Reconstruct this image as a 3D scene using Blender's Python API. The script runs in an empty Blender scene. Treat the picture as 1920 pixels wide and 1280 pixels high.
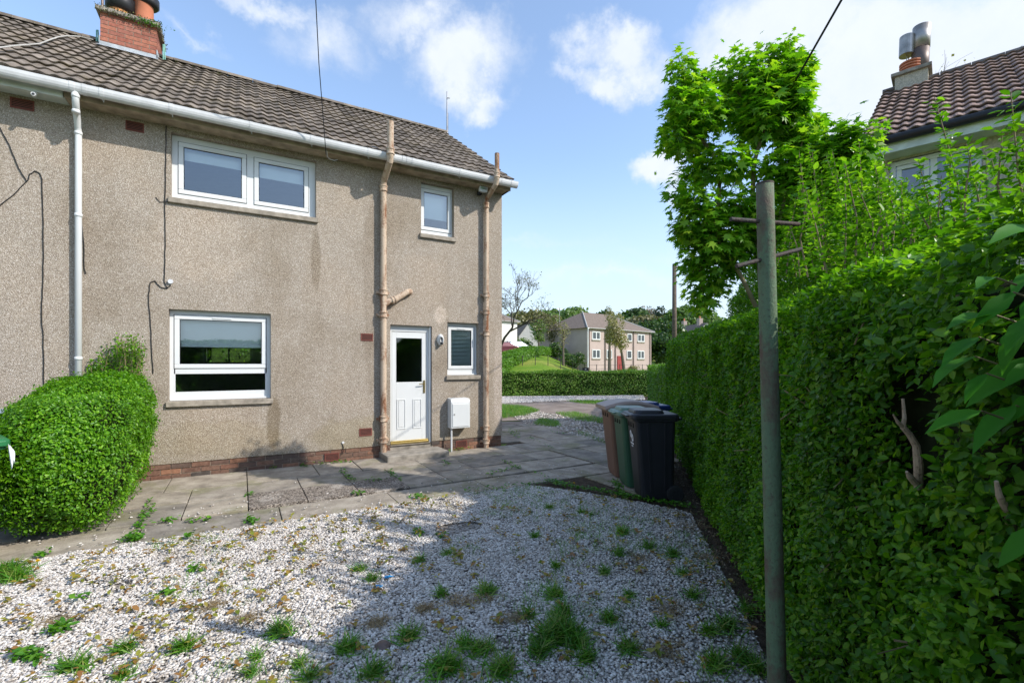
import bpy, math, random
import numpy as np
from mathutils import Vector, Matrix
random.seed(7)
RS = np.random.RandomState(11)
sc = bpy.context.scene
COL = sc.collection

# ------------------------------------------------------------------ camera, sky, sun, exposure
EYE = 1.63
cam_d = bpy.data.cameras.new("camera")
cam = bpy.data.objects.new("camera", cam_d); COL.objects.link(cam)
cam.location = (0, 0, EYE)
VA = math.atan2(1530, 880)                       # angle between the house wall and the view
cam.rotation_euler = (math.radians(90), 0, VA - math.pi/2)
cam_d.sensor_width = 36; cam_d.lens = 16.5; cam_d.shift_y = 42/1920
cam_d.clip_start = 0.05; cam_d.clip_end = 3000
sc.camera = cam

SUN = Vector((0.86, -1.0, 1.0)).normalized()       # direction to the sun
EL = math.asin(SUN.z); AZ = math.atan2(SUN.x, SUN.y)
sd = bpy.data.lights.new("sun", 'SUN'); sd.energy = 3.5; sd.angle = math.radians(0.5); sd.color = (1.0, 0.95, 0.87)
so = bpy.data.objects.new("sun", sd); COL.objects.link(so)
so.rotation_euler = (-SUN).to_track_quat('-Z', 'Y').to_euler(); so.location = (20, -20, 30)

sc.view_settings.view_transform = 'Standard'; sc.view_settings.look = 'None'
sc.view_settings.exposure = 0.55; sc.view_settings.gamma = 1.0

CA, SA = math.cos(VA), math.sin(VA)
FWD = np.array([CA, SA]); RGT = np.array([SA, -CA])
def ray(px): t = (px-960)/880.0; return FWD + t*RGT
def at(px, py, d):                                 # a point seen at (px,py) of the photo, d metres deep
    r = ray(px)*d; return (float(r[0]), float(r[1]), EYE+(682-py)/880.0*d)
def gd(px, py, z=0.0):                             # the ground point seen at (px,py)
    d = (EYE-z)*880.0/(py-682); r = ray(px)*d; return (float(r[0]), float(r[1]))
def wl(px, py, Y=8.13):                            # point of the house front (plane Y) seen at (px,py)
    r = ray(px); d = Y/r[1]; return (float(r[0]*d), float(EYE+(682-py)/880.0*d))

w = bpy.data.worlds.new("World"); sc.world = w; w.use_nodes = True
nt = w.node_tree; nt.nodes.clear()
def N(t, **k):
    n = nt.nodes.new(t)
    for a, b in k.items(): setattr(n, a, b)
    return n
L = lambda a, b: nt.links.new(a, b)
def M(op, a, b=None, c=None, clamp=False):
    n = N('ShaderNodeMath', operation=op, use_clamp=clamp)
    for i, v in enumerate((a, b, c)):
        if v is None: continue
        if isinstance(v, (int, float)): n.inputs[i].default_value = v
        else: L(v, n.inputs[i])
    return n.outputs[0]
def VM(op, a, b=None):
    n = N('ShaderNodeVectorMath', operation=op)
    for i, v in enumerate((a, b)):
        if v is None: continue
        if isinstance(v, (tuple, list, Vector)): n.inputs[i].default_value = tuple(v)
        else: L(v, n.inputs[i])
    return n
def build_world():
    sky = N('ShaderNodeTexSky', sky_type='NISHITA', sun_disc=False)
    sky.sun_elevation = EL; sky.sun_rotation = AZ; sky.air_density = 1.0; sky.dust_density = 0.6; sky.ozone_density = 1.0
    tc = N('ShaderNodeTexCoord'); d = VM('NORMALIZE', tc.outputs['Generated']).outputs[0]
    n1 = N('ShaderNodeTexNoise'); n1.inputs['Scale'].default_value = 4.2; n1.inputs['Detail'].default_value = 8; n1.inputs['Roughness'].default_value = 0.62
    L(d, n1.inputs['Vector'])
    off = VM('SUBTRACT', n1.outputs['Color'], (0.5, 0.5, 0.5)).outputs[0]
    sca = N('ShaderNodeVectorMath', operation='SCALE'); L(off, sca.inputs[0]); sca.inputs['Scale'].default_value = 0.30
    dd = VM('ADD', d, sca.outputs[0]).outputs[0]
    blobs = [  # px, py, half width, half height, strength
        (1140, 90, 112, 72, 1.0), (1100, 150, 90, 55, .9), (1215, 315, 78, 52, 1.0), (870, 120, 140, 95, .85),
        (760, 60, 150, 70, .7), (920, 185, 85, 50, .8), (590, 95, 130, 85, .55), (500, 20, 160, 45, .6), (1480, 60, 300, 150, 1.0),
        (1700, 120, 340, 190, 1.1), (1900, 60, 260, 200, .9), (1560, 200, 160, 90, .7), (1380, 60, 130, 90, .65),
        (1050, 470, 200, 22, .25), (1150, 540, 320, 34, .38), (1280, 480, 160, 30, .3), (960, 560, 160, 24, .3),
        (330, 60, 90, 25, .3), (-200, 200, 300, 140, .6), (2300, 300, 400, 300, .8), (700, -250, 500, 160, .55), (1500, -300, 500, 160, .6)]
    acc = None
    for px, py, hw, hh, st in blobs:
        t = (px-960)/880; v = Vector((FWD[0]+t*RGT[0], FWD[1]+t*RGT[1], (682-py)/880)); ln = v.length; c = v/ln
        rx = c.cross(Vector((0, 0, 1))).normalized(); up = rx.cross(c).normalized()
        ca = ln/math.hypot(1, t)
        q = VM('SUBTRACT', dd, c).outputs[0]
        a = VM('DOT_PRODUCT', q, rx*(1/(hw/880/ln/math.sqrt(1+0.5*t*t)))).outputs['Value']
        b = VM('DOT_PRODUCT', q, up*(1/(hh/880/ln/ca**0.5))).outputs['Value']
        r2 = M('ADD', M('MULTIPLY', a, a), M('MULTIPLY', b, b))
        m = M('MULTIPLY', M('SUBTRACT', 1.0, M('SQRT', r2), clamp=True), st*1.7)
        dn = VM('DOT_PRODUCT', d, c).outputs['Value']
        m = M('MULTIPLY', m, M('GREATER_THAN', dn, 0.2))
        acc = m if acc is None else M('MAXIMUM', acc, m)
    n2 = N('ShaderNodeTexNoise'); n2.inputs['Scale'].default_value = 9.0; n2.inputs['Detail'].default_value = 9; n2.inputs['Roughness'].default_value = 0.66
    L(d, n2.inputs['Vector'])
    dens = M('MULTIPLY', acc, M('MULTIPLY_ADD', n2.outputs['Fac'], 1.6, 0.15))
    mr = N('ShaderNodeMapRange', interpolation_type='SMOOTHSTEP'); L(dens, mr.inputs['Value'])
    mr.inputs['From Min'].default_value = 0.06; mr.inputs['From Max'].default_value = 1.15; mr.inputs['To Max'].default_value = 0.93
    # sky a little paler towards the horizon haze
    sep = N('ShaderNodeSeparateXYZ'); L(d, sep.inputs[0])
    hz = N('ShaderNodeMapRange', interpolation_type='SMOOTHSTEP'); L(sep.outputs['Z'], hz.inputs['Value'])
    hz.inputs['From Min'].default_value = 0.0; hz.inputs['From Max'].default_value = 0.42; hz.inputs['To Min'].default_value = 0.88; hz.inputs['To Max'].default_value = 0.10
    mh = N('ShaderNodeMix', data_type='RGBA'); L(hz.outputs[0], mh.inputs[0]); L(VM('MULTIPLY', sky.outputs[0], (1.32, 1.38, 1.44)).outputs[0], mh.inputs[6]); mh.inputs[7].default_value = (3.55, 4.15, 4.75, 1)
    mc = N('ShaderNodeMix', data_type='RGBA'); L(mr.outputs[0], mc.inputs[0]); L(mh.outputs[2], mc.inputs[6])
    shade = N('ShaderNodeMix', data_type='RGBA'); shade.inputs[6].default_value = (3.7, 4.1, 4.7, 1); shade.inputs[7].default_value = (4.75, 4.95, 5.3, 1)
    L(n2.outputs['Fac'], shade.inputs[0]); L(shade.outputs[2], mc.inputs[7])
    bg = N('ShaderNodeBackground'); bg.inputs['Strength'].default_value = 0.15; L(mc.outputs[2], bg.inputs['Color'])
    o = N('ShaderNodeOutputWorld'); L(bg.outputs[0], o.inputs['Surface'])
build_world()

# ------------------------------------------------------------------ materials
MATS = {}
class Mat:
    def __init__(s, name, rough=0.8, spec=0.3, metal=0.0):
        s.m = bpy.data.materials.new(name); s.m.use_nodes = True; s.t = s.m.node_tree
        s.p = s.t.nodes['Principled BSDF']; s.out = s.t.nodes['Material Output']
        s.p.inputs['Roughness'].default_value = rough; s.p.inputs['Metallic'].default_value = metal
        s.p.inputs['Specular IOR Level'].default_value = spec
        s.tc = None
    def n(s, t, **k):
        n = s.t.nodes.new(t)
        for a, b in k.items(): setattr(n, a, b)
        return n
    def l(s, a, b): s.t.links.new(a, b)
    def co(s):
        if not s.tc: s.tc = s.n('ShaderNodeTexCoord')
        return s.tc.outputs['Object']
    def noise(s, scale, detail=4, rough=0.55, vec=None, stretch=None):
        n = s.n('ShaderNodeTexNoise'); n.inputs['Scale'].default_value = scale; n.inputs['Detail'].default_value = detail; n.inputs['Roughness'].default_value = rough
        v = vec or s.co()
        if stretch:
            mp = s.n('ShaderNodeMapping'); mp.inputs['Scale'].default_value = stretch; s.l(v, mp.inputs[0]); v = mp.outputs[0]
        s.l(v, n.inputs['Vector']); return n.outputs['Fac']
    def vor(s, scale, feature='F1', out='Color'):
        n = s.n('ShaderNodeTexVoronoi', feature=feature); n.inputs['Scale'].default_value = scale; s.l(s.co(), n.inputs['Vector']); return n.outputs[out]
    def ramp(s, fac, stops):
        r = s.n('ShaderNodeValToRGB'); e = r.color_ramp.elements
        while len(e) < len(stops): e.new(0.5)
        for i, (p, c) in enumerate(stops): e[i].position = p; e[i].color = (*c, 1) if len(c) == 3 else c
        s.l(fac, r.inputs[0]); return r.outputs['Color']
    def mix(s, f, a, b, mode='MIX'):
        m = s.n('ShaderNodeMix', data_type='RGBA', blend_type=mode)
        for i, v in ((0, f), (6, a), (7, b)):
            if isinstance(v, (int, float)): m.inputs[i].default_value = v
            elif isinstance(v, tuple): m.inputs[i].default_value = (*v, 1)
            else: s.l(v, m.inputs[i])
        return m.outputs[2]
    def math(s, op, a, b=0.0, c=0.0):
        m = s.n('ShaderNodeMath', operation=op)
        for i, v in enumerate((a, b, c)):
            if isinstance(v, (int, float)): m.inputs[i].default_value = v
            else: s.l(v, m.inputs[i])
        return m.outputs[0]
    def rng(s, v, a, b, c=0.0, d=1.0):
        m = s.n('ShaderNodeMapRange'); s.l(v, m.inputs[0])
        for i, x in enumerate((a, b, c, d)): m.inputs[1+i].default_value = x
        return m.outputs[0]
    def color(s, c):
        if isinstance(c, tuple): s.p.inputs['Base Color'].default_value = (*c, 1)
        else: s.l(c, s.p.inputs['Base Color'])
        return s
    def bump(s, h, strength=0.5, dist=0.01):
        b = s.n('ShaderNodeBump'); b.inputs['Strength'].default_value = strength; b.inputs['Distance'].default_value = dist
        s.l(h, b.inputs['Height']); s.l(b.outputs[0], s.p.inputs['Normal']); return s
    def island(s):
        return s.n('ShaderNodeNewGeometry').outputs['Random Per Island']

def simple(name, c, rough=0.6, spec=0.3, metal=0.0, var=0.15, scale=3.0, bump=0.0):
    m = Mat(name, rough, spec, metal)
    f = m.noise(scale, 5)
    c2 = tuple(x*(1-var) for x in c); c1 = tuple(min(1, x*(1+var)) for x in c)
    m.color(m.ramp(f, [(0.3, c2), (0.7, c1)]))
    if bump: m.bump(m.noise(scale*18, 3), bump, 0.005)
    return m.m

def harl():
    m = Mat('roughcast', 0.95, 0.1)
    v = m.vor(150.0)
    sp = m.n('ShaderNodeSeparateColor'); m.l(v, sp.inputs[0])
    base = m.ramp(sp.outputs[0], [(0.0, (.21, .17, .132)), (0.3, (.33, .275, .218)), (0.62, (.405, .342, .274)), (0.9, (.52, .455, .38)), (1.0, (.70, .645, .58))])
    big = m.ramp(m.noise(0.9, 6, 0.6), [(0.3, (.80, .77, .72)), (0.5, (1, 1, 1)), (0.72, (1.06, 1.02, .98))])
    c = m.mix(1.0, base, big, 'MULTIPLY')
    st = m.ramp(m.noise(1.0, 5, 0.6, stretch=(3.2, 3.2, .35)), [(0.36, (.82, .79, .74)), (0.52, (1, 1, 1))])
    c = m.mix(0.35, c, st, 'MULTIPLY')
    sepz = m.n('ShaderNodeSeparateXYZ'); m.l(m.co(), sepz.inputs[0])
    lowd = m.rng(m.math('ADD', sepz.outputs[2], m.math('MULTIPLY', m.noise(3.0, 5), -0.7)), -0.35, 0.3, 1.0, 0.0)
    m_ = m.n('ShaderNodeClamp'); m.l(lowd, m_.inputs[0])
    c = m.mix(m.math('MULTIPLY', m_.outputs[0], 0.3), c, (.19, .17, .10))      # algae and splash dirt along the foot
    def spot(c, x, z, rx, rz, col, k, nz=.5, ns=4.0):
        u_ = m.math('DIVIDE', m.math('SUBTRACT', sepz.outputs[0], x+1.0), rx); v_ = m.math('DIVIDE', m.math('SUBTRACT', sepz.outputs[2], z), rz)
        r_ = m.math('ADD', m.math('SQRT', m.math('ADD', m.math('MULTIPLY', u_, u_), m.math('MULTIPLY', v_, v_))), m.math('MULTIPLY', m.math('SUBTRACT', m.noise(ns, 5, .65), .5), nz*4))
        q_ = m.n('ShaderNodeMapRange'); q_.interpolation_type = 'SMOOTHSTEP'; m.l(r_, q_.inputs[0]); q_.inputs[1].default_value = 1.15; q_.inputs[2].default_value = .75; q_.inputs[3].default_value = 0; q_.inputs[4].default_value = k
        return m.mix(q_.outputs[0], c, m.mix(1.0, c, col, 'MULTIPLY'))
    c = spot(c, 3.16, 2.52, .13, .16, (1.35, 1.35, 1.38), 1.0, .2, 6)      # patched render above the wall light
    c = spot(c, 4.36, 1.2, .10, 1.15, (1.22, 1.22, 1.26), 1.0, .15, 5)     # rebuilt corner
    c = spot(c, .42, .75, .10, .45, (.62, .58, .50), .8, .3, 3)            # damp run under the sill end
    c = spot(c, 1.6, .45, .55, .30, (.92, .90, .76), .6, .4, 2.5)
    c = spot(c, -.3, .55, .9, .28, (.92, .91, .80), .5, .4, 2.5)
    c = spot(c, 1.03, 3.3, .07, .55, (.70, .67, .62), .8, .3, 3)
    c = spot(c, 1.9, 2.9, .12, 1.9, (.80, .77, .74), .6, .4, 2)
    c = spot(c, -.6, 3.3, .8, .5, (1.12, 1.10, 1.08), .8, .5, 2)
    m.color(c)
    h = m.math('ADD', m.vor(150.0, 'F1', 'Distance'), m.math('MULTIPLY', m.noise(14, 4), 0.5))
    m.bump(h, 0.75, 0.009)
    return m.m
def tiles(name, cols, lichen=0.5):
    m = Mat(name, 0.92, 0.15)
    c = m.ramp(m.noise(5.0, 6, 0.65), [(0.25, cols[0]), (0.5, cols[1]), (0.75, cols[2])])
    c = m.mix(m.rng(m.noise(2.2, 8, 0.75), 0.52, 0.70, 0, lichen), c, (.10, .075, .03))
    c = m.mix(m.rng(m.noise(38, 3, 0.6), 0.60, 0.70, 0, lichen), c, (.36, .33, .24))
    rnd = m.island()
    c = m.mix(1.0, c, m.ramp(rnd, [(0, (.72, .72, .72)), (1, (1.22, 1.2, 1.16))]), 'MULTIPLY')
    m.color(c); m.bump(m.noise(60, 4), 0.6, 0.006); return m.m
def leafmat(name, cols, rough=0.42, trans=0.3, spec=0.45):
    m = Mat(name, rough, spec)
    c = m.ramp(m.island(), [(i/(len(cols)-1), c) for i, c in enumerate(cols)])
    big = m.ramp(m.noise(1.6, 4), [(0.32, (.72, .76, .7)), (0.68, (1.18, 1.15, 1.1))])
    c = m.mix(1.0, c, big, 'MULTIPLY')
    m.color(c)
    tr = m.n('ShaderNodeBsdfTranslucent'); tc = m.mix(1.0, c, (1.35, 1.5, 0.55), 'MULTIPLY'); m.l(tc, tr.inputs['Color'])
    mx = m.n('ShaderNodeMixShader'); mx.inputs[0].default_value = trans
    m.l(m.p.outputs[0], mx.inputs[1]); m.l(tr.outputs[0], mx.inputs[2]); m.l(mx.outputs[0], m.out.inputs['Surface'])
    return m.m
def rusty(name, paint, amt=0.5, streak=True, rust=(.20, .075, .03), rust2=(.09, .035, .02)):
    m = Mat(name, 0.75, 0.25)
    f = m.noise(6.0, 7, 0.68, stretch=(1, 1, .28) if streak else None)
    f2 = m.noise(30.0, 4, 0.6)
    ff = m.math('ADD', f, m.math('MULTIPLY', m.math('SUBTRACT', f2, 0.5), 0.25))
    c = m.ramp(ff, [(0.0, rust2), (max(0.02, amt-0.09), rust), (amt, tuple(0.5*(a+b) for a, b in zip(rust, paint))), (min(.98, amt+0.05), paint), (1.0, tuple(min(1, x*1.12) for x in paint))])
    c = m.mix(m.rng(m.noise(70, 3, .7), .58, .66, 0, .6), c, rust2); m.color(c); m.bump(m.math('ADD', f2, m.noise(90, 3, .7)), 0.7, 0.005); return m.m
def glassmat(name='window_glass', tint=(.9, .95, .95), refl=0.12):
    m = Mat(name, 0.02)
    t = m.t; t.nodes.remove(m.p)
    tr = m.n('ShaderNodeBsdfTransparent'); tr.inputs[0].default_value = (*tint, 1)
    gl = m.n('ShaderNodeBsdfGlossy'); gl.inputs['Roughness'].default_value = 0.012; gl.inputs['Color'].default_value = (.92, .96, 1, 1)
    lw = m.n('ShaderNodeLayerWeight'); lw.inputs['Blend'].default_value = 0.35
    f = m.math('ADD', m.math('MULTIPLY', lw.outputs['Fresnel'], 0.9), refl)
    nz = m.n('ShaderNodeBump'); nz.inputs['Strength'].default_value = 0.02; nz.inputs['Distance'].default_value = 0.02
    m.l(m.noise(2.5, 1), nz.inputs['Height']); m.l(nz.outputs[0], gl.inputs['Normal'])
    mx = m.n('ShaderNodeMixShader'); m.l(f, mx.inputs[0]); m.l(tr.outputs[0], mx.inputs[1]); m.l(gl.outputs[0], mx.inputs[2])
    m.l(mx.outputs[0], m.out.inputs['Surface']); return m.m
def slabmat():
    m = Mat('paving_concrete', 0.9, 0.2)
    c = m.ramp(m.noise(4.0, 7, 0.68), [(0.25, (.15, .13, .11)), (0.5, (.29, .255, .215)), (0.72, (.42, .38, .325))])
    c = m.mix(1.0, c, m.ramp(m.island(), [(0, (.72, .72, .72)), (0.5, (1, .98, .94)), (1, (1.22, 1.18, 1.10))]), 'MULTIPLY')
    c = m.mix(m.rng(m.noise(1.3, 6, 0.7), 0.52, 0.66, 0, .65), c, (.17, .17, .06))     # green algae
    c = m.mix(m.rng(m.noise(2.6, 9, 0.8), 0.60, 0.67, 0, .7), c, (.50, .46, .40))     # pale scuffs
    c = m.mix(m.rng(m.noise(55, 3), 0.58, 0.7, 0, .5), c, (.10, .09, .075))
    m.color(c); m.bump(m.noise(50, 5, 0.7), 0.5, 0.006); return m.m
def aggmat():
    m = Mat('exposed_aggregate', 0.9, 0.2)
    sp = m.n('ShaderNodeSeparateColor'); m.l(m.vor(75.0), sp.inputs[0])
    c = m.ramp(sp.outputs[0], [(0, (.06, .05, .04)), (0.5, (.17, .14, .115)), (1, (.40, .34, .28))])
    c = m.mix(m.rng(m.noise(2.2, 6, 0.7), 0.55, 0.65, 0, .6), c, (.48, .43, .37))
    m.color(c); m.bump(m.vor(75.0, 'F1', 'Distance'), 0.8, 0.008); return m.m
def brickmat(name, cols, dark):
    m = Mat(name, 0.9, 0.15)
    c = m.ramp(m.island(), [(0, cols[0]), (.22, cols[1]), (.45, dark[0]), (.62, dark[1]), (.8, cols[2]), (1, dark[0])])
    c = m.mix(1.0, c, m.ramp(m.noise(16, 6, 0.7), [(0.3, (.6, .58, .56)), (0.7, (1.2, 1.18, 1.15))]), 'MULTIPLY')
    c = m.mix(m.rng(m.noise(9, 6, 0.7), 0.60, 0.72, 0, .55), c, (.36, .31, .24))
    m.color(c); m.bump(m.noise(60, 4), 0.6, 0.004); return m.m
def gravelbed():
    m = Mat('gravel_bed', 0.95, 0.1)
    sp = m.n('ShaderNodeSeparateColor'); m.l(m.vor(48.0), sp.inputs[0])
    c = m.ramp(sp.outputs[0], [(0, (.10, .085, .07)), (0.5, (.26, .23, .20)), (1, (.48, .45, .41))])
    m.color(c); m.bump(m.vor(48.0, 'F1', 'Distance'), 1.0, 0.02); return m.m
def stonemat():
    m = Mat('white_chippings', 0.85, 0.2)
    c = m.ramp(m.island(), [(0, (.18, .155, .13)), (.14, (.36, .32, .28)), (.35, (.53, .485, .44)), (.75, (.66, .61, .56)), (1, (.80, .76, .70))])
    c = m.mix(m.rng(m.noise(1.4, 6, 0.7), 0.50, 0.70, 0, .42), c, (.25, .20, .14))
    m.color(c); return m.m
def soil():
    m = Mat('soil', 0.95, 0.1)
    m.color(m.ramp(m.noise(14, 8, 0.7), [(0.3, (.035, .026, .018)), (0.55, (.085, .062, .042)), (0.75, (.17, .13, .09))]))
    m.bump(m.noise(40, 6, 0.7), 1.0, 0.02); return m.m
def lawnmat(name='grassland'):
    m = Mat(name, 0.9, 0.15)
    c = m.ramp(m.noise(0.25, 5, 0.6), [(0.3, (.08, .19, .012)), (0.48, (.15, .24, .022)), (0.7, (.26, .27, .06))])
    c = m.mix(1.0, c, m.ramp(m.noise(9, 6, 0.7), [(0.3, (.6, .62, .6)), (0.7, (1.25, 1.2, 1.15))]), 'MULTIPLY')
    m.color(c); m.bump(m.noise(30, 4), 0.7, 0.03); return m.m
def drivemat():
    m = Mat('worn_tarmac', 0.92, 0.15)
    c = m.ramp(m.noise(1.2, 7, 0.7), [(0.3, (.15, .115, .09)), (0.55, (.25, .20, .165)), (0.75, (.34, .29, .25))])
    c = m.mix(m.rng(m.vor(26, 'F1', 'Distance'), 0.0, 0.35, .5, 0), c, (.50, .46, .42))
    m.color(c); m.bump(m.noise(35, 5), 0.7, 0.01); return m.m

MT = dict(
    harl=harl(), tile=tiles('concrete_roof_tiles', [(.10, .082, .067), (.19, .158, .132), (.29, .25, .215)], .75),
    tile_n=tiles('brown_roof_tiles', [(.20, .135, .115), (.29, .205, .175), (.36, .27, .235)], .12),
    tile_f=tiles('far_roof_tiles', [(.13, .10, .085), (.19, .15, .125), (.25, .20, .17)], .2),
    white=simple('white_upvc', (.66, .67, .66), .35, .5, var=.03), whitep=simple('white_plastic', (.62, .63, .62), .45, .4, var=.05),
    gutter=simple('weathered_gutter_plastic', (.62, .62, .62), .5, .35, var=.12, scale=5),
    whitewood=simple('white_painted_board', (.58, .62, .58), .6, var=.15, scale=6),
    beige=simple('weathered_beige_board', (.36, .29, .21), .8, var=.35, scale=7),
    stone=simple('sill_stone', (.30, .26, .21), .9, .15, var=.3, scale=12, bump=.6),
    dark=simple('dark_gap', (.02, .018, .015), .9), soffit_d=simple('dark_lintel', (.085, .07, .055), .95, var=.4, scale=15, bump=.5),
    room=simple('room_wall', (.55, .54, .50), .9), blind=simple('roller_blind', (.80, .84, .82), .8, var=.03), brass=simple('brass', (.55, .42, .16), .3, .5, .9),
    glass=glassmat(), glass_d=glassmat('door_glass', (.60, .66, .63), .07), seal=simple('black_seal', (.015, .017, .02), .5),
    brick=brickmat('plinth_brick', [(.13, .09, .075), (.30, .155, .10), (.20, .105, .075)], [(.085, .075, .07), (.16, .11, .085)]),
    chimbrick=brickmat('chimney_brick', [(.36, .13, .09), (.42, .17, .115), (.34, .12, .085)], [(.30, .12, .09), (.38, .16, .12)]),
    mortar=simple('mortar', (.32, .26, .20), .95, var=.3, scale=20, bump=.5), terracotta=simple('terracotta', (.48, .17, .09), .75, var=.18, scale=4),
    terracotta2=simple('orange_terracotta', (.60, .26, .10), .75, var=.15, scale=4), moss=simple('moss', (.10, .10, .035), .95, var=.6, scale=22, bump=.8),
    lead=simple('lead_flashing', (.38, .40, .42), .55, .4, var=.25, scale=10), vent=simple('red_air_brick', (.19, .06, .045), .7, var=.25),
    pipe=rusty('flaking_cream_pipe', (.53, .41, .30), .465, True, (.22, .095, .045), (.10, .045, .025)), pipe2=rusty('pale_flaking_pipe', (.42, .38, .32), .42), pole=rusty('green_painted_steel', (.115, .165, .095), .48, True, (.115, .085, .06), (.085, .055, .05)),
    rod=rusty('rusty_rod', (.06, .055, .05), .5, False, (.07, .045, .035), (.05, .035, .03)), cable=simple('black_cable', (.02, .02, .02), .6), cablew=simple('old_cable', (.42, .40, .36), .7),
    slab=slabmat(), agg=aggmat(), bed=gravelbed(), chip=stonemat(), soil=soil(), lawn=lawnmat(), drive=drivemat(),
    steel=simple('stainless_flue', (.36, .33, .30), .42, .5, .75, var=.3, scale=6), steel_b=simple('brown_flue', (.14, .10, .085), .5, .4, .3),
    rend_n=simple('pebble_dash_pale', (.46, .41, .33), .95, var=.3, scale=40, bump=.8), rend_f=simple('pinkish_render', (.43, .335, .30), .95, var=.08, scale=.8),
    rend_w=simple('cream_render', (.76, .72, .64), .9, var=.05), rend_g=simple('grey_render', (.42, .41, .39), .9, var=.08), blackp=simple('black_plastic_gutter', (.02, .02, .022), .4),
    bark=simple('grey_bark', (.13, .105, .08), .9, var=.45, scale=12, bump=.8), twig=simple('pale_twig', (.20, .15, .08), .8, var=.3, scale=9),
    darkbark=simple('dark_bark', (.055, .045, .035), .9, var=.3, scale=12), polewood=simple('telegraph_wood', (.12, .09, .07), .9, var=.4, scale=7, bump=.6),
    bark_red=simple('green_brown_stem', (.16, .13, .06), .7, var=.3, scale=9),
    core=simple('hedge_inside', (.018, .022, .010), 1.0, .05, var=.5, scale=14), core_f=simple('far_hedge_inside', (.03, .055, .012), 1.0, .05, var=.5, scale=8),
    deadwood=rusty('dead_wood', (.36, .27, .19), .42, True, (.16, .10, .06), (.10, .065, .04)), red=simple('red_paint', (.27, .04, .035), .5), car_s=simple('silver_car_paint', (.42, .46, .52), .3, .5, .4), car_m=simple('maroon_car_paint', (.14, .04, .05), .3, .5, .2),
    rubber=simple('rubber', (.02, .02, .02), .8), carglass=simple('dark_car_glass', (.05, .06, .07), .1, .6),
    bin_k=simple('black_bin_plastic', (.018, .018, .022), .42, .4, var=.2), bin_g=simple('green_bin_plastic', (.035, .095, .05), .45, .4, var=.1),
    bin_gl=simple('pale_green_bin_lid', (.12, .20, .15), .4, .4, var=.1), bin_bg=simple('bright_green_bin_plastic', (.02, .15, .05), .4, .4, var=.08),
    bin_n=simple('brown_bin_plastic', (.17, .09, .06), .5, .35, var=.1), bin_nl=simple('pale_brown_lid', (.33, .235, .19), .45, .4, var=.1), bin_b=simple('blue_bin_plastic', (.02, .045, .18), .35, .5, var=.1),
    pinkb=simple('pinkish_bin_plastic', (.40, .26, .23), .5), bluegrey=simple('blue_grey_lid', (.28, .34, .50), .4), navy=simple('navy_bin_plastic', (.04, .05, .13), .4),
    ink=simple('white_print', (.72, .72, .74), .7), signb=simple('black_sign_board', (.02, .02, .022), .5), dand=simple('dandelion_yellow', (.80, .52, .02), .8, var=.1, scale=30), litterb=simple('blue_litter', (.03, .30, .62), .5),
    bag=simple('white_plastic_strip', (.70, .74, .74), .4), concrete=simple('concrete', (.27, .24, .20), .92, var=.35, scale=9, bump=.7), fence=simple('dark_iron', (.05, .045, .04), .7), timber=simple('pale_timber', (.62, .46, .28), .8),
    l_privet=leafmat('privet_leaves', [(.032, .110, .004), (.055, .170, .006), (.080, .220, .008), (.120, .28, .010), (.20, .34, .018)], trans=.45, spec=.32),
    l_shoot=leafmat('young_and_sunlit_privet_leaves', [(.05, .155, .006), (.085, .23, .010), (.15, .33, .014), (.25, .44, .03)], trans=.45, rough=.34),
    l_bush=leafmat('bush_leaves', [(.05, .16, .006), (.09, .25, .008), (.14, .34, .012), (.22, .42, .02)], trans=.38),
    l_syc=leafmat('sycamore_leaves', [(.09, .24, .012), (.14, .33, .015), (.20, .40, .02), (.34, .48, .035)], trans=.55),
    l_elder=leafmat('elder_leaves', [(.05, .21, .016), (.08, .27, .02)], trans=.45, rough=.6, spec=.2),
    l_far=leafmat('far_hedge_leaves', [(.08, .20, .012), (.13, .28, .018), (.18, .33, .035), (.32, .40, .10)]),
    l_bright=leafmat('bright_hedge_leaves', [(.08, .19, .010), (.11, .25, .014), (.15, .29, .03)], trans=.35),
    t_dark=leafmat('dark_tree_leaves', [(.025, .06, .012), (.045, .10, .016), (.07, .13, .02)]), t_mid=leafmat('mid_tree_leaves', [(.07, .14, .02), (.11, .20, .03), (.16, .24, .05)]),
    t_brown=leafmat('budding_tree_leaves', [(.12, .12, .045), (.18, .17, .07), (.22, .20, .10)]), t_tan=leafmat('tan_blossom_leaves', [(.24, .21, .10), (.34, .28, .16), (.20, .22, .07)]),
    t_grey=leafmat('bare_twig_haze', [(.16, .13, .12), (.22, .18, .16)]), t_conif=leafmat('conifer_needles', [(.02, .045, .022), (.04, .07, .035)]),
    l_grass=leafmat('grass_blades', [(.05, .18, .008), (.08, .25, .012), (.14, .32, .02), (.28, .30, .08)], trans=.4), l_weed=leafmat('weed_leaves', [(.04, .15, .010), (.08, .24, .014), (.14, .30, .02)]),
    l_seed=leafmat('seedling_leaves', [(.16, .20, .025), (.30, .28, .04), (.34, .20, .05), (.26, .12, .04)]), straw=leafmat('dead_grass', [(.26, .17, .09), (.38, .28, .16)]),
)

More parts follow.
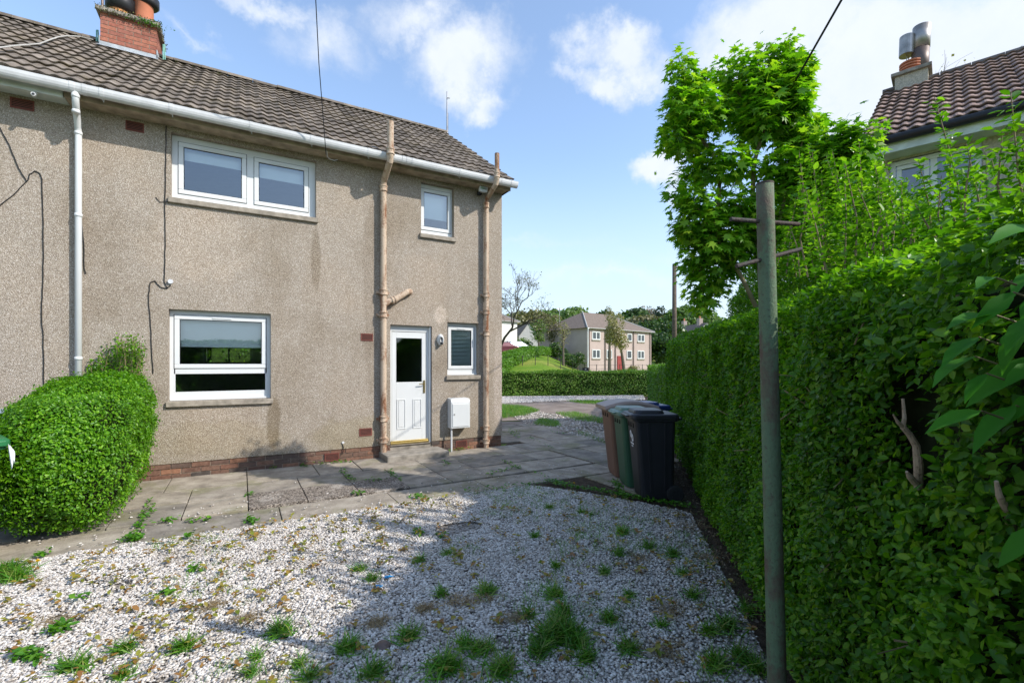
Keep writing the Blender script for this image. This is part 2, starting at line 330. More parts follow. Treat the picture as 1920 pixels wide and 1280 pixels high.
# ------------------------------------------------------------------ mesh helpers
class MB:
    def __init__(s): s.v = []; s.f = []
    def add(s, vs, fs):
        o = len(s.v); s.v += [tuple(map(float, v)) for v in vs]; s.f += [tuple(i+o for i in f) for f in fs]; return s
    def box(s, x0, x1, y0, y1, z0, z1):
        x0, x1 = min(x0, x1), max(x0, x1); y0, y1 = min(y0, y1), max(y0, y1); z0, z1 = min(z0, z1), max(z0, z1)
        return s.add([(x0, y0, z0), (x1, y0, z0), (x1, y1, z0), (x0, y1, z0), (x0, y0, z1), (x1, y0, z1), (x1, y1, z1), (x0, y1, z1)],
                     [(0, 3, 2, 1), (4, 5, 6, 7), (0, 1, 5, 4), (1, 2, 6, 5), (2, 3, 7, 6), (3, 0, 4, 7)])
    def tube(s, pts, r, n=10, caps=True):
        pts = [Vector(p) for p in pts]; rs = r if isinstance(r, (list, tuple)) else [r]*len(pts)
        o = len(s.v); ref = None
        for i, p in enumerate(pts):
            a = pts[max(0, i-1)]; b = pts[min(len(pts)-1, i+1)]; t = (b-a)
            if t.length < 1e-9: t = Vector((0, 0, 1))
            t.normalize()
            if ref is None: ref = t.orthogonal().normalized()
            ref = (ref - t*ref.dot(t))
            if ref.length < 1e-6: ref = t.orthogonal()
            ref.normalize(); b2 = t.cross(ref)
            for k in range(n):
                an = 2*math.pi*k/n; q = p+(ref*math.cos(an)+b2*math.sin(an))*rs[i]; s.v.append(tuple(q))
        for i in range(len(pts)-1):
            for k in range(n):
                a = o+i*n+k; b = o+i*n+(k+1) % n; s.f.append((a, b, b+n, a+n))
        if caps: s.f.append(tuple(o+k for k in range(n))[::-1]); s.f.append(tuple(o+(len(pts)-1)*n+k for k in range(n)))
        return s
    def lathe(s, prof, c=(0, 0, 0), n=20):
        o = len(s.v)
        for r, z in prof:
            for k in range(n): a = 2*math.pi*k/n; s.v.append((c[0]+r*math.cos(a), c[1]+r*math.sin(a), c[2]+z))
        for i in range(len(prof)-1):
            for k in range(n):
                a = o+i*n+k; b = o+i*n+(k+1) % n; s.f.append((a, b, b+n, a+n))
        s.f.append(tuple(o+k for k in range(n))[::-1]); s.f.append(tuple(o+(len(prof)-1)*n+k for k in range(n)))
        return s
    def prism(s, poly, z0, z1):
        n = len(poly); o = len(s.v)
        for z in (z0, z1):
            for p in poly: s.v.append((p[0], p[1], z))
        s.f.append(tuple(o+i for i in range(n))[::-1]); s.f.append(tuple(o+n+i for i in range(n)))
        for i in range(n): j = (i+1) % n; s.f.append((o+i, o+j, o+n+j, o+n+i))
        return s
    def xf(s, mat):
        s.v = [tuple(mat @ Vector(v)) for v in s.v]; return s

def base_of(p):
    v = Vector((0, 0, 0))
    while p is not None: v += p.location; p = p.parent
    return v
def link(name, me, mat, parent=None, smooth=False):
    if mat is not None: me.materials.append(mat)
    o = bpy.data.objects.new(name, me); COL.objects.link(o)
    if parent is not None: o.parent = parent
    if smooth: me.polygons.foreach_set('use_smooth', [True]*len(me.polygons))
    return o
def obj(name, mb, mat, parent=None, smooth=False, local=False, bevel=0.0):
    me = bpy.data.meshes.new(name)
    b = Vector((0, 0, 0)) if (local or parent is None) else base_of(parent)
    me.from_pydata([(x-b.x, y-b.y, z-b.z) for x, y, z in mb.v], [], mb.f); me.update()
    o = link(name, me, mat, parent, smooth)
    if bevel:
        m = o.modifiers.new('bevel', 'BEVEL'); m.width = bevel; m.segments = 2; m.limit_method = 'ANGLE'
    return o
def tag(o, label=None, cat=None, group=None, kind=None):
    if label: o['label'] = label
    if cat: o['category'] = cat
    if group: o['group'] = group
    if kind: o['kind'] = kind
    return o
def thing(name, label, cat, loc=(0, 0, 0), group=None, rz=0.0):
    o = bpy.data.objects.new(name, None); COL.objects.link(o); o.location = loc; o.rotation_euler = (0, 0, rz); o.empty_display_size = .2
    return tag(o, label, cat, group)
def struct(name, mb, mat): return tag(obj(name, mb, mat), kind='structure')

def raw_mesh(name, V, F):
    me = bpy.data.meshes.new(name); V = np.ascontiguousarray(V, dtype=np.float32); F = np.ascontiguousarray(F, dtype=np.int32)
    me.vertices.add(len(V)); me.vertices.foreach_set('co', V.ravel())
    m, c = F.shape
    me.loops.add(m*c); me.loops.foreach_set('vertex_index', F.ravel())
    me.polygons.add(m); me.polygons.foreach_set('loop_start', np.arange(0, m*c, c, dtype=np.int32))
    me.update(calc_edges=True); return me
T_LEAF = (np.array([(0, 0, 0), (.32, .29, .09), (.72, .21, .06), (1, 0, -.06), (.72, -.21, .06), (.32, -.29, .09)]), np.array([(0, 1, 2, 3), (0, 3, 4, 5)]))
T_LONG = (np.array([(0, 0, 0), (.15, .10, .04), (.4, .165, .07), (.7, .11, .02), (1, 0, -.14), (.7, -.11, .02), (.4, -.165, .07), (.15, -.10, .04), (.4, 0, 0), (.7, 0, -.045), (.15, 0, 0)]),
          np.array([(0, 1, 10), (1, 2, 8), (1, 8, 10), (2, 3, 9), (2, 9, 8), (3, 4, 9), (0, 10, 7), (10, 8, 6), (10, 6, 7), (8, 9, 5), (8, 5, 6), (9, 4, 5)]))
def _maple():
    o = []; lob = [(-148, .42), (-118, .30), (-100, .66), (-72, .36), (-46, .86), (-22, .42), (0, 1.0), (22, .42), (46, .86), (72, .36), (100, .66), (118, .30), (148, .42)]
    v = [(.0, 0, .0)]
    for a, r in lob:
        a = math.radians(a); v.append((.08+r*.62*math.cos(a)*1.05, r*.66*math.sin(a), -.12*r*r))
    v = [(x+.3, y, z) for x, y, z in v]; v.append((0.12, 0, 0))
    f = [(0, i, i+1) for i in range(1, len(lob))] + [(0, len(lob), len(lob)+1), (0, len(lob)+1, 1)]
    return np.array(v), np.array(f)
T_MAPLE = _maple()
T_BLADE = (np.array([(0, -.025, 0), (0, .025, 0), (.45, .027, .0), (.45, -.027, .0), (1, .004, -.28), (1, -.004, -.28)]), np.array([(0, 1, 2, 3), (3, 2, 4, 5)]))
T_CLUMP = (np.array([(0, 0, 0), (.5, .5, .15), (1, 0, 0), (.5, -.5, .12)]), np.array([(0, 1, 2, 3)]))

def unit(a): return a/np.maximum(1e-9, np.linalg.norm(a, axis=1, keepdims=True))
def leaves(name, P, Nn, U, S, mat, parent, T=T_LEAF, stuff=False):
    """P points, Nn leaf normals, U leaf directions, S sizes -> one mesh of many separate leaves"""
    P = np.asarray(P, float); n = len(P); Tv, Tf = T
    Nn = unit(np.asarray(Nn, float)); U = np.asarray(U, float)
    U = unit(U-Nn*np.sum(U*Nn, 1, keepdims=True)); W = np.cross(Nn, U)
    S = np.broadcast_to(np.asarray(S, float), (n,))[:, None, None]
    V = P[:, None, :] + S*(Tv[None, :, 0:1]*U[:, None, :] + Tv[None, :, 1:2]*W[:, None, :] + Tv[None, :, 2:3]*Nn[:, None, :])
    F = (Tf[None]+(np.arange(n)*len(Tv))[:, None, None]).reshape(-1, Tf.shape[1])
    V = V.reshape(-1, 3)
    if parent is not None: b = base_of(parent); V = V-np.array([b.x, b.y, b.z])
    me = raw_mesh(name, V, F)
    o = link(name, me, mat, parent)
    return o
def rnd_dirs(n, up=0.0):
    v = RS.normal(size=(n, 3)); v[:, 2] += up; return unit(v)
def lumps(P, amp, sc=1.0, seed=0):
    r = np.random.RandomState(seed); o = np.zeros(len(P))
    for k in range(7):
        f = r.normal(size=3)*2.4*sc*(1+k*.35); o += np.sin(P @ f+r.uniform(0, 6.28))/(1+k*.35)
    return amp*o/2.6

# ------------------------------------------------------------------ the ground
def hz(x, y):
    d = x*CA+y*SA; r = x*SA-y*CA
    t = r/max(d, 1e-3)
    def ss(a, b, v): q = min(1, max(0, (v-a)/(b-a))); return q*q*(3-2*q)
    if d < 25: return 0.0
    z = .66*ss(27, 50, d)+8.5*ss(75, 150, d)+10*ss(150, 400, d)
    z += 2.2*ss(33, 58, d)*ss(.16, .055, t) if t < .16 else 0
    return z
def build_ground():
    g = [-900, -600, -400, -260, -180, -130, -100]; a = -80
    while a < 150: g.append(a); a += 2.2 if -10 < a < 120 else 6
    g += [170, 220, 300, 450, 700, 1000]
    mb = MB(); n = len(g)
    for y in g:
        for x in g: mb.v.append((x, y, hz(x, y)-0.012))
    for j in range(n-1):
        for i in range(n-1): a = j*n+i; mb.f.append((a, a+1, a+1+n, a+n))
    o = struct('ground', mb, MT['lawn']); o.data.polygons.foreach_set('use_smooth', [True]*len(o.data.polygons))
build_ground()
HD = np.array([13.15, 13.76]); HD = HD/np.linalg.norm(HD)      # direction of the long hedge
HN = np.array([-HD[1], HD[0]])                                 # its face looks this way, to the path
H0 = np.array([3.05, 1.94])
def hp(s, off=0.0): p = H0+HD*s+HN*off; return float(p[0]), float(p[1])
def sheet(name, poly, z, mat):
    mb = MB(); mb.add([(p[0], p[1], z) for p in poly], [tuple(range(len(poly)))]); return struct(name, mb, mat)
sheet('garden_soil', [(-9, -9), hp(-14, -1.2), hp(21, -1.2), hp(21, .1), (6.6, 10.6), (4.46, 8.1), (-9, 8.1)], -.004, MT['soil'])
GR = [(-9, -7), hp(-9, .12), hp(0, .12), hp(1.9, .2), (4.05, 4.0), (3.5, 5.08), (3.3, 5.34), (-9, 5.34)]
sheet('gravel_bed', GR, .004, MT['bed'])
sheet('driveway', [(3.6, 17.2), (4.5, 12.6), (8.2, 11.0), hp(9.4, .15), hp(14.6, .15), (12.7, 16.4), (6, 20.0)], .002, MT['drive'])
sheet('gravel_verge', [gd(935, 757), gd(1060, 752), gd(1209, 750), gd(1206, 741.5), gd(935, 744)], .006, MT['bed'])
sheet('gravel_strip', [gd(962, 781), gd(1010, 772), gd(1080, 784), gd(1150, 800), gd(1150, 836), gd(1085, 820), gd(1040, 804), gd(985, 795)], .008, MT['bed'])
sheet('side_lane', [(4.7, 8.5), (7.2, 8.8), (7.9, 10.9), (4.9, 12.2)], .006, MT['drive'])

def build_path():
    mb = MB(); ag = MB()
    rows = [(5.37, 5.93), (5.96, 6.62), (6.65, 7.24), (7.27, 8.12)]
    def slab(m, x0, x1, y0, y1, top, tilt=0.0):
        g = .005; a = random.uniform(-.004, .004)
        o = len(m.v)
        z = [top+random.uniform(-.004, .004)+tilt*k for k in (0, 1, 1, 0)]
        c = [(x0+g, y0+g), (x1-g, y0+g+a), (x1-g, y1-g+a), (x0+g, y1-g)]
        m.add([(p[0], p[1], -.05) for p in c]+[(p[0], p[1], zz) for p, zz in zip(c, z)], [(4, 5, 6, 7), (0, 1, 5, 4), (1, 2, 6, 5), (2, 3, 7, 6), (3, 0, 4, 7)])
    for ri, (y0, y1) in enumerate(rows):
        x = -7.26+(.30 if ri == 0 else 0)
        while x < 4.9:
            wd = .61 if ri in (1, 2) else random.choice([.61, .915])
            if ri == 0: wd = 1.22
            x1 = min(x+wd, 5.0)
            if ri == 1 and .0 < x < 1.75: slab(ag, x, x1, y0, y1, .03, .004)
            else: slab(mb, x, x1, y0, y1, .022 if ri else .012)
            x = x1
    # round the corner of the house, past the bins
    y = 5.36
    while y < 10.4:
        x = 4.46 if y >= 8.1 else 5.0
        lim = 6.35+(y-6)*.35
        while x < lim:
            wd = random.choice([.61, .915]); slab(mb, x, min(x+wd, lim+.3), y, y+.61, .02, random.uniform(-.008, .008)); x += wd
        y += .61
    for k in range(1, 3): slab(mb, 3.65+.61*k, 4.26+.61*k, 4.76, 5.33, .015)
    slab(mb, 4.26, 4.87, 4.2, 4.75, .013)
    o = tag(obj('path', mb, MT['slab'], bevel=.006), kind='structure')
    tag(obj('path_pebble_slabs', ag, MT['agg'], bevel=.006), kind='structure')
build_path()

def in_poly(P, poly):
    x, y = P[:, 0], P[:, 1]; c = np.zeros(len(P), bool); n = len(poly)
    for i in range(n):
        x0, y0 = poly[i]; x1, y1 = poly[(i+1) % n]
        hit = ((y0 > y) != (y1 > y)) & (x < (x1-x0)*(y-y0)/((y1-y0) or 1e-9)+x0); c ^= hit
    return c
def stones(name, P, S, z0):
    n = len(P)
    cube = np.array([(-1, -1, -1), (1, -1, -1), (1, 1, -1), (-1, 1, -1), (-1, -1, 1), (1, -1, 1), (1, 1, 1), (-1, 1, 1)])*.5
    fc = np.array([(0, 3, 2, 1), (4, 5, 6, 7), (0, 1, 5, 4), (1, 2, 6, 5), (2, 3, 7, 6), (3, 0, 4, 7)])
    q = RS.normal(size=(n, 4)); q /= np.linalg.norm(q, axis=1, keepdims=True); a, b, c, d = q.T
    R = np.stack([1-2*(c*c+d*d), 2*(b*c-a*d), 2*(b*d+a*c), 2*(b*c+a*d), 1-2*(b*b+d*d), 2*(c*d-a*b), 2*(b*d-a*c), 2*(c*d+a*b), 1-2*(b*b+c*c)], 1).reshape(n, 3, 3)
    loc = cube[None]*RS.uniform(.55, 1.15, (n, 1, 3)) * (1+RS.uniform(-.38, .25, (n, 8, 3)))
    V = np.einsum('nij,nkj->nki', R, loc)*S[:, None, None]; V[:, :, 2] *= .55
    V += np.stack([P[:, 0], P[:, 1], z0], 1)[:, None, :]
    F = (fc[None]+(np.arange(n)*8)[:, None, None]).reshape(-1, 4)
    return tag(link(name, raw_mesh(name, V.reshape(-1, 3), F), MT['chip']), kind='stuff')
def scatter(n, keep, box, poly=None):
    P = np.stack([RS.uniform(box[0], box[1], n), RS.uniform(box[2], box[3], n)], 1)
    if poly is not None: P = P[in_poly(P, poly)]
    d = P @ FWD; t = (P @ RGT)/np.maximum(d, .1)
    return P[keep(d, t)]
vis = lambda d, t: (d > 1.75) & (np.abs(t) < 1.30)
def build_gravel():
    P = scatter(640000, vis, (-5.2, 5, -1, 5.42), GR[:-2]+[(3.3, 5.40), (-9, 5.40)])
    # keep thin where soil shows: patches of membrane and along the hedge
    hd = (P-H0) @ HN
    th = lumps(np.c_[P, np.zeros(len(P))], 1.0, 1.0, 3)
    keep = RS.rand(len(P)) < np.clip(.15+hd*.75, .15, 1)
    cx, cy = gd(862, 992)
    keep &= ~(((P[:, 0]-cx)/.22)**2+((P[:, 1]-cy)/.14)**2+th*.5 < 1)
    keep &= ~((th > .75) & (RS.rand(len(P)) < .60)); t2 = lumps(np.c_[P, np.zeros(len(P))], 1.0, 3.2, 13); keep &= ~((t2 > .95) & (RS.rand(len(P)) < .7))
    P = P[keep]; d = P @ FWD
    S = RS.uniform(.009, .0205, len(P)); z = .007+RS.uniform(0, .011, len(P))+.012*lumps(np.c_[P, np.zeros(len(P))], 1, 2.2, 9)
    stones('gravel', P, S, np.maximum(z, .004))
    Q = scatter(26000, vis, (4, 18, 7, 22), [gd(962, 781), gd(1010, 772), gd(1080, 784), gd(1150, 800), gd(1150, 836), gd(1085, 820), gd(1040, 804), gd(985, 795)])
    Q2 = scatter(60000, vis, (8, 19, 14, 22), [gd(935, 757), gd(1060, 752), gd(1209, 750), gd(1206, 741.5), gd(935, 744)])
    Q = np.r_[Q, Q2]; stones('gravel_by_the_drive', Q, RS.uniform(.03, .055, len(Q)), .012+RS.uniform(0, .02, len(Q)))
    # strays kicked onto the slabs
    R_ = np.stack([RS.uniform(-2, 4.5, 260), 5.4+np.abs(RS.normal(0, .55, 260))], 1)
    stones('loose_chippings', R_, RS.uniform(.010, .022, len(R_)), np.full(len(R_), .034))
build_gravel()

# ------------------------------------------------------------------ the house
Y0 = 8.13; XR = 4.445; XL = -7.0; ZS = 4.99; ZP = .225
house = thing('roughcast_house', 'grey roughcast house filling the left of the photo, with white windows and rusty soil pipes', 'house', (-1.0, 11.2, 0))
OPEN = [(-.87, 1.035, 3.975, 4.90), (2.79, 3.43, 3.975, 4.905), (-.895, .385, 1.10, 2.403), (2.235, 2.995, .20, 2.315), (3.295, 3.935, 1.415, 2.405)]
def build_walls():
    mb = MB()
    xs = sorted({XL, XR} | {o[0] for o in OPEN} | {o[1] for o in OPEN}); zs = sorted({ZP, ZS} | {o[2] for o in OPEN} | {o[3] for o in OPEN})
    zs = [z for z in zs if z >= .2]
    for i in range(len(xs)-1):
        for k in range(len(zs)-1):
            cx = (xs[i]+xs[i+1])/2; cz = (zs[k]+zs[k+1])/2
            if any(o[0] < cx < o[1] and o[2] < cz < o[3] for o in OPEN): continue
            if cz < ZP: continue
            mb.add([(xs[i], Y0, zs[k]), (xs[i+1], Y0, zs[k]), (xs[i+1], Y0, zs[k+1]), (xs[i], Y0, zs[k+1])], [(0, 1, 2, 3)])
    dp = .16
    for a, b, c, d in OPEN:
        mb.add([(a, Y0, c), (a, Y0+dp, c), (a, Y0+dp, d), (a, Y0, d)], [(3, 2, 1, 0)])
        mb.add([(b, Y0, c), (b, Y0+dp, c), (b, Y0+dp, d), (b, Y0, d)], [(0, 1, 2, 3)])
        mb.add([(a, Y0, d), (b, Y0, d), (b, Y0+dp, d), (a, Y0+dp, d)], [(0, 1, 2, 3)])
        mb.add([(a, Y0, c), (b, Y0, c), (b, Y0+dp, c), (a, Y0+dp, c)], [(3, 2, 1, 0)])
    for a, b in ((XL, 2.235), (2.995, XR)):
        mb.add([(a, Y0, ZP), (b, Y0, ZP), (b, Y0+.05, ZP), (a, Y0+.05, ZP)], [(3, 2, 1, 0)])
    yb = 14.43
    mb.add([(XR, Y0, ZP), (XR, yb, ZP), (XR, yb, 5.0), (XR, 11.28, 7.38), (XR, Y0, 5.25)], [(0, 1, 2, 3, 4)])
    mb.add([(XL, Y0, 0), (XL, yb, 0), (XL, yb, 5.0), (XL, 11.28, 7.38), (XL, Y0, 5.25)], [(4, 3, 2, 1, 0)])
    for a, b, c, d in ((XL, -.85, 0, 5), (.25, XR, 0, 5), (-.85, .25, 0, 1.62), (-.85, .25, 2.1, 5)): mb.add([(a, yb, c), (b, yb, c), (b, yb, d), (a, yb, d)], [(3, 2, 1, 0)])
    obj('wall', mb, MT['harl'], house)
    # rooms behind the windows
    rm = MB()
    for x0, x1, z0, z1 in ((-1.5, 1.7, 3.0, 4.95), (1.75, 4.2, 3.0, 4.95), (-1.5, 1.7, .25, 2.7), (1.75, 3.12, .25, 2.7), (3.16, 4.2, .25, 2.7)):
        y0, y1 = Y0+.165, Y0+3.0
        if x0 == -1.5 and z0 < 1:
            y1 = 14.42
            rm.add([(x0, y0, z0), (x1, y0, z0), (x1, y1, z0), (x0, y1, z0), (x0, y0, z1), (x1, y0, z1), (x1, y1, z1), (x0, y1, z1)], [(0, 1, 2, 3), (7, 6, 5, 4), (5, 6, 2, 1), (7, 4, 0, 3)])
            for a, b, c, d in ((x0, -.85, z0, z1), (.25, x1, z0, z1), (-.85, .25, z0, 1.62), (-.85, .25, 2.1, z1)): rm.add([(a, y1, c), (b, y1, c), (b, y1, d), (a, y1, d)], [(0, 1, 2, 3)])
            continue
        rm.add([(x0, y0, z0), (x1, y0, z0), (x1, y1, z0), (x0, y1, z0), (x0, y0, z1), (x1, y0, z1), (x1, y1, z1), (x0, y1, z1)],
               [(0, 1, 2, 3), (7, 6, 5, 4), (5, 6, 2, 1), (6, 7, 3, 2), (7, 4, 0, 3)])
    obj('room_lining', rm, MT['room'], house)
    # plinth of real bricks in three courses, with mortar behind
    br = MB(); mo = MB()
    mo.box(XL, 2.235, Y0+.022, Y0+.1, 0, ZP-.004); mo.box(2.995, XR-.022, Y0+.022, Y0+.1, 0, ZP-.004); mo.box(XR-.1, XR-.022, Y0+.1, 14.4, 0, ZP-.004)
    for r in range(3):
        z0 = r*.075+.004; x = XL+(.1175 if r % 2 else 0)
        while x < XR-.02:
            x1 = min(x+.225, XR-.012)
            for a, b in ((x, x1),):
                if a < 2.235 and b > 2.235: b = 2.235
                if a < 2.995 and b > 2.995: a = 2.995
                if (b <= 2.235 or a >= 2.995) and b-a > .03 and not (1.42 < (a+b)/2 < 1.66 and r == 1 and False):
                    j = random.uniform(-.003, .003); br.box(a, b, Y0+.012+j, Y0+.08, z0, z0+.064)
            x += .236
        y = Y0+.1+(.1 if r % 2 else 0)
        while y < 14.3: br.box(XR-.09, XR-.012+random.uniform(-.003, .003), y, y+.225, z0, z0+.064); y += .236
    obj('mortar_backing', mo, MT['mortar'], house); obj('brick_plinth', br, MT['brick'], house)
build_walls()

def frame_bars(mb, x0, x1, z0, z1, w_, y0, y1):
    mb.box(x0, x1, y0, y1, z1-w_, z1); mb.box(x0, x1, y0, y1, z0, z0+w_)
    mb.box(x0, x0+w_, y0, y1, z0+w_, z1-w_); mb.box(x1-w_, x1, y0, y1, z0+w_, z1-w_)
def make_window(op, lights, sill=True, bars=()):
    x0, x1, z0, z1 = op; yf = Y0+.10
    fr = MB(); la = min(l[0] for l in lights)+.012; lb = max(l[1] for l in lights)-.012; lc = min(l[2] for l in lights)+.012; ld = min(l[3] for l in lights if l[3] > (z0+z1)/2)-.012
    fr.box(x0, x1, yf, yf+.07, ld, z1); fr.box(x0, x1, yf, yf+.07, z0, lc)
    fr.box(x0, la, yf, yf+.07, lc, ld); fr.box(lb, x1, yf, yf+.07, lc, ld)
    for b in bars: fr.box(b[0], b[1], yf, yf+.07, max(b[2], lc+.0005), min(b[3], ld-.0005))
    fr.box(x0+.004, x1-.004, yf-.03, yf-.002, z0+.004, z0+.03)                      # upvc drip strip
    for q in (0.25, .75): fr.box(x0+(x1-x0)*q-.02, x0+(x1-x0)*q+.02, yf-.004, yf-.001, z0+.043, z0+.050)
    wd = obj('window', fr, MT['white'], house, bevel=.006)
    for a, b, c, d, sash, blind in lights:
        if sash:
            s = MB(); frame_bars(s, a, b, c, d, .062, yf-.014, yf+.04); obj('sash', s, MT['white'], wd, bevel=.006)
            g = MB(); frame_bars(g, a-.006, b+.006, c-.006, d+.006, .008, yf-.004, yf+.01); obj('sash_seal', g, MT['seal'], wd)
            v = MB(); m = (a+b)/2; l_ = min(.24, (b-a)*.3); v.box(m-l_/2, m+l_/2, yf-.026, yf-.0145, d-.042, d-.022); obj('trickle_vent', v, MT['white'], wd, bevel=.003)
            a, b, c, d = a+.062, b-.062, c+.062, d-.062; yg = yf+.008
        else: yg = yf+.02
        s = MB(); frame_bars(s, a-.001, b+.001, c-.001, d+.001, .009, yg-.006, yg+.01); obj('pane_gasket', s, MT['seal'], wd)
        g = MB(); g.add([(a, yg, c), (b, yg, c), (b, yg, d), (a, yg, d)], [(0, 1, 2, 3)]); obj('pane', g, MT['glass'], wd)
        if blind:
            k = MB(); k.box(a-.03, b+.03, yf+.10, yf+.104, d-(d-c)*blind, d+.03); k.box(a-.03, b+.03, yf+.094, yf+.110, d-(d-c)*blind-.02, d-(d-c)*blind); obj('roller_blind', k, MT['blind'], wd)
    if sill:
        s = MB(); s.box(x0-.03, x1+.03, Y0-.045, yf, z0-.078, z0-.002); obj('sill', s, MT['stone'], wd, bevel=.008)
    return wd
X = lambda px, py=400: wl(px, py, Y0+.10)[0]
o = OPEN[0]; make_window(o, [(X(334.5), X(462), 4.075, o[3]-.085, 1, .22), (X(476.5), X(578), 4.075, o[3]-.10, 1, .30)], bars=[(X(462)-.005, X(476.5)+.005, 4.0, 4.88)])
o = OPEN[1]; make_window(o, [(2.815, 3.40, 4.075, 4.83, 1, .68)])
o = OPEN[2]; lw_ = make_window(o, [(-.84, .325, 1.565, 2.335, 1, .58), (-.835, .32, 1.215, 1.485, 0, 0)], bars=[(-.845, .335, 1.485, 1.56)])
o = OPEN[4]; wv = make_window(o, [(3.345, 3.885, 1.53, 2.33, 1, 0)])
vb = MB()
for k in range(26): z = 1.60+k*.026; vb.box(3.40, 3.83, Y0+.125, Y0+.14, z, z+.013+(.003 if k % 3 else 0))
obj('venetian_blind', vb, MT['blind'], wv)

m_ = MB(); frame_bars(m_, -.85, .25, 1.62, 2.1, .06, 14.36, 14.41); m_.box(-.32, -.27, 14.36, 14.41, 1.68, 2.04); obj('rear_window_frame', m_, MT['white'], house)
def build_door():
    yf = Y0+.085; x0, x1, z0, z1 = OPEN[3]
    fr = MB(); fr.box(x0, x1, yf, yf+.07, z1-.11, z1); fr.box(x0, x0+.05, yf, yf+.07, z0, z1-.11); fr.box(x1-.075, x1, yf, yf+.07, z0, z1-.11); fr.box(x1-.035, x1-.004, yf-.05, yf-.002, z0, z1-.01)
    dr = obj('door_frame', fr, MT['white'], house, bevel=.006)
    a, b = x0+.056, x1-.081; yl = yf+.012
    lf = MB(); gz0, gz1 = 1.305, 2.09; ga, gb = a+.075, b-.075
    lf.box(a, ga, yl, yl+.045, z0+.03, z1-.115); lf.box(gb, b, yl, yl+.045, z0+.03, z1-.115); lf.box(ga, gb, yl, yl+.045, gz1, z1-.115)
    lf.box(ga, gb, yl, yl+.045, z0+.03, gz0)
    for pa, pb in ((a+.085, a+.245), (b-.245, b-.085)):
        frame_bars(lf, pa, pb, .47, 1.0, .016, yl-.010, yl-.0005); lf.box(pa+.032, pb-.032, yl-.007, yl-.0005, .502, .968)
    obj('door_leaf', lf, MT['white'], dr, bevel=.004)
    g = MB(); g.add([(ga, yl+.02, gz0), (gb, yl+.02, gz0), (gb, yl+.02, gz1), (ga, yl+.02, gz1)], [(0, 1, 2, 3)]); obj('door_pane', g, MT['glass_d'], dr)
    h = MB(); hx = b-.035; h.box(hx-.016, hx+.016, yl-.012, yl-.001, 1.10, 1.33); h.tube([(hx, yl-.01, 1.27), (hx, yl-.05, 1.27), (hx-.11, yl-.055, 1.268)], .009, 8)
    h.lathe([(.012, 0), (.012, .004)], (hx, yl-.013, 1.16), 8); obj('door_handle', h, MT['brass'], dr)
    t = MB(); t.box(x0+.02, x1-.05, yf-.05, yf-.001, z0+.012, z0+.045); t.box(x0+.02, x1-.05, yf-.03, yf-.001, z0+.05, z0+.072); obj('threshold', t, MT['brass'], dr, bevel=.004)
    s = MB(); s.box(x0+.001, x1-.001, Y0+.03, Y0+.3, 0, z0+.008); obj('door_riser', s, MT['concrete'], house)
    s = MB(); s.box(2.04, 3.12, 7.60, Y0+.028, -.02, .125); obj('doorstep', s, MT['concrete'], house, bevel=.018)
build_door()

# roofs ------------------------------------------------------------
def tile_roof(name, E, u, v, length, slope, mat, parent, per=.15, exp=.33, amp=.021, step=.029, jitter=.004, smooth=False, sub=6):
    """wavy interlocking tiles laid in courses from the eave point E along u, up the slope v"""
    E = np.array(E, float); u = np.array(u, float); v = np.array(v, float); nn = np.cross(u, v); nn /= np.linalg.norm(nn)
    if nn[2] < 0: nn = -nn
    nx = int(length/per)*sub; rows = int(math.ceil(slope/exp)); xs = np.linspace(0, length, nx+1)
    ph = (xs/per) % 2.0
    wv_ = np.where(ph < 1, np.sin(np.pi*np.clip((ph-.05)/.9, 0, 1))**1.2, .82*np.sin(np.pi*np.clip((ph-1.15)/.7, 0, 1)))*amp
    cs = max(1, 2*sub)                              # columns of one tile
    V = []; F = []
    for r in range(rows):
        a = r*exp; b = min((r+1)*exp+.05, slope+.03)
        for t0 in range(0, nx, cs):
            t1 = min(t0+cs, nx); j = RS.uniform(-jitter, jitter, 3)*np.array([1, .6, 1.5])
            o_ = len(V)
            for (dv, lift) in ((a+.045, -.012), (a+.004, step-.016), (a, step), (b, 0.0)):
                for i in range(t0, t1+1):
                    p = E+u*xs[i]+v*(dv+j[2])+nn*(wv_[i]+lift+j[0]+j[1]*(i-t0)/cs); V.append(p)
            m = t1-t0+1
            for k in range(3):
                for i in range(m-1): q = o_+k*m+i; F.append((q, q+1, q+1+m, q+m))
    mb = MB(); mb.v = [tuple(p) for p in V]; mb.f = F
    return obj(name, mb, mat, parent)
SL = math.hypot(3.5, 2.41); vv = (0, 3.5/SL, 2.41/SL)
tile_roof('roof', (XL, 7.76, 5.115), (1, 0, 0), vv, 4.505-XL, SL, MT['tile'], house)
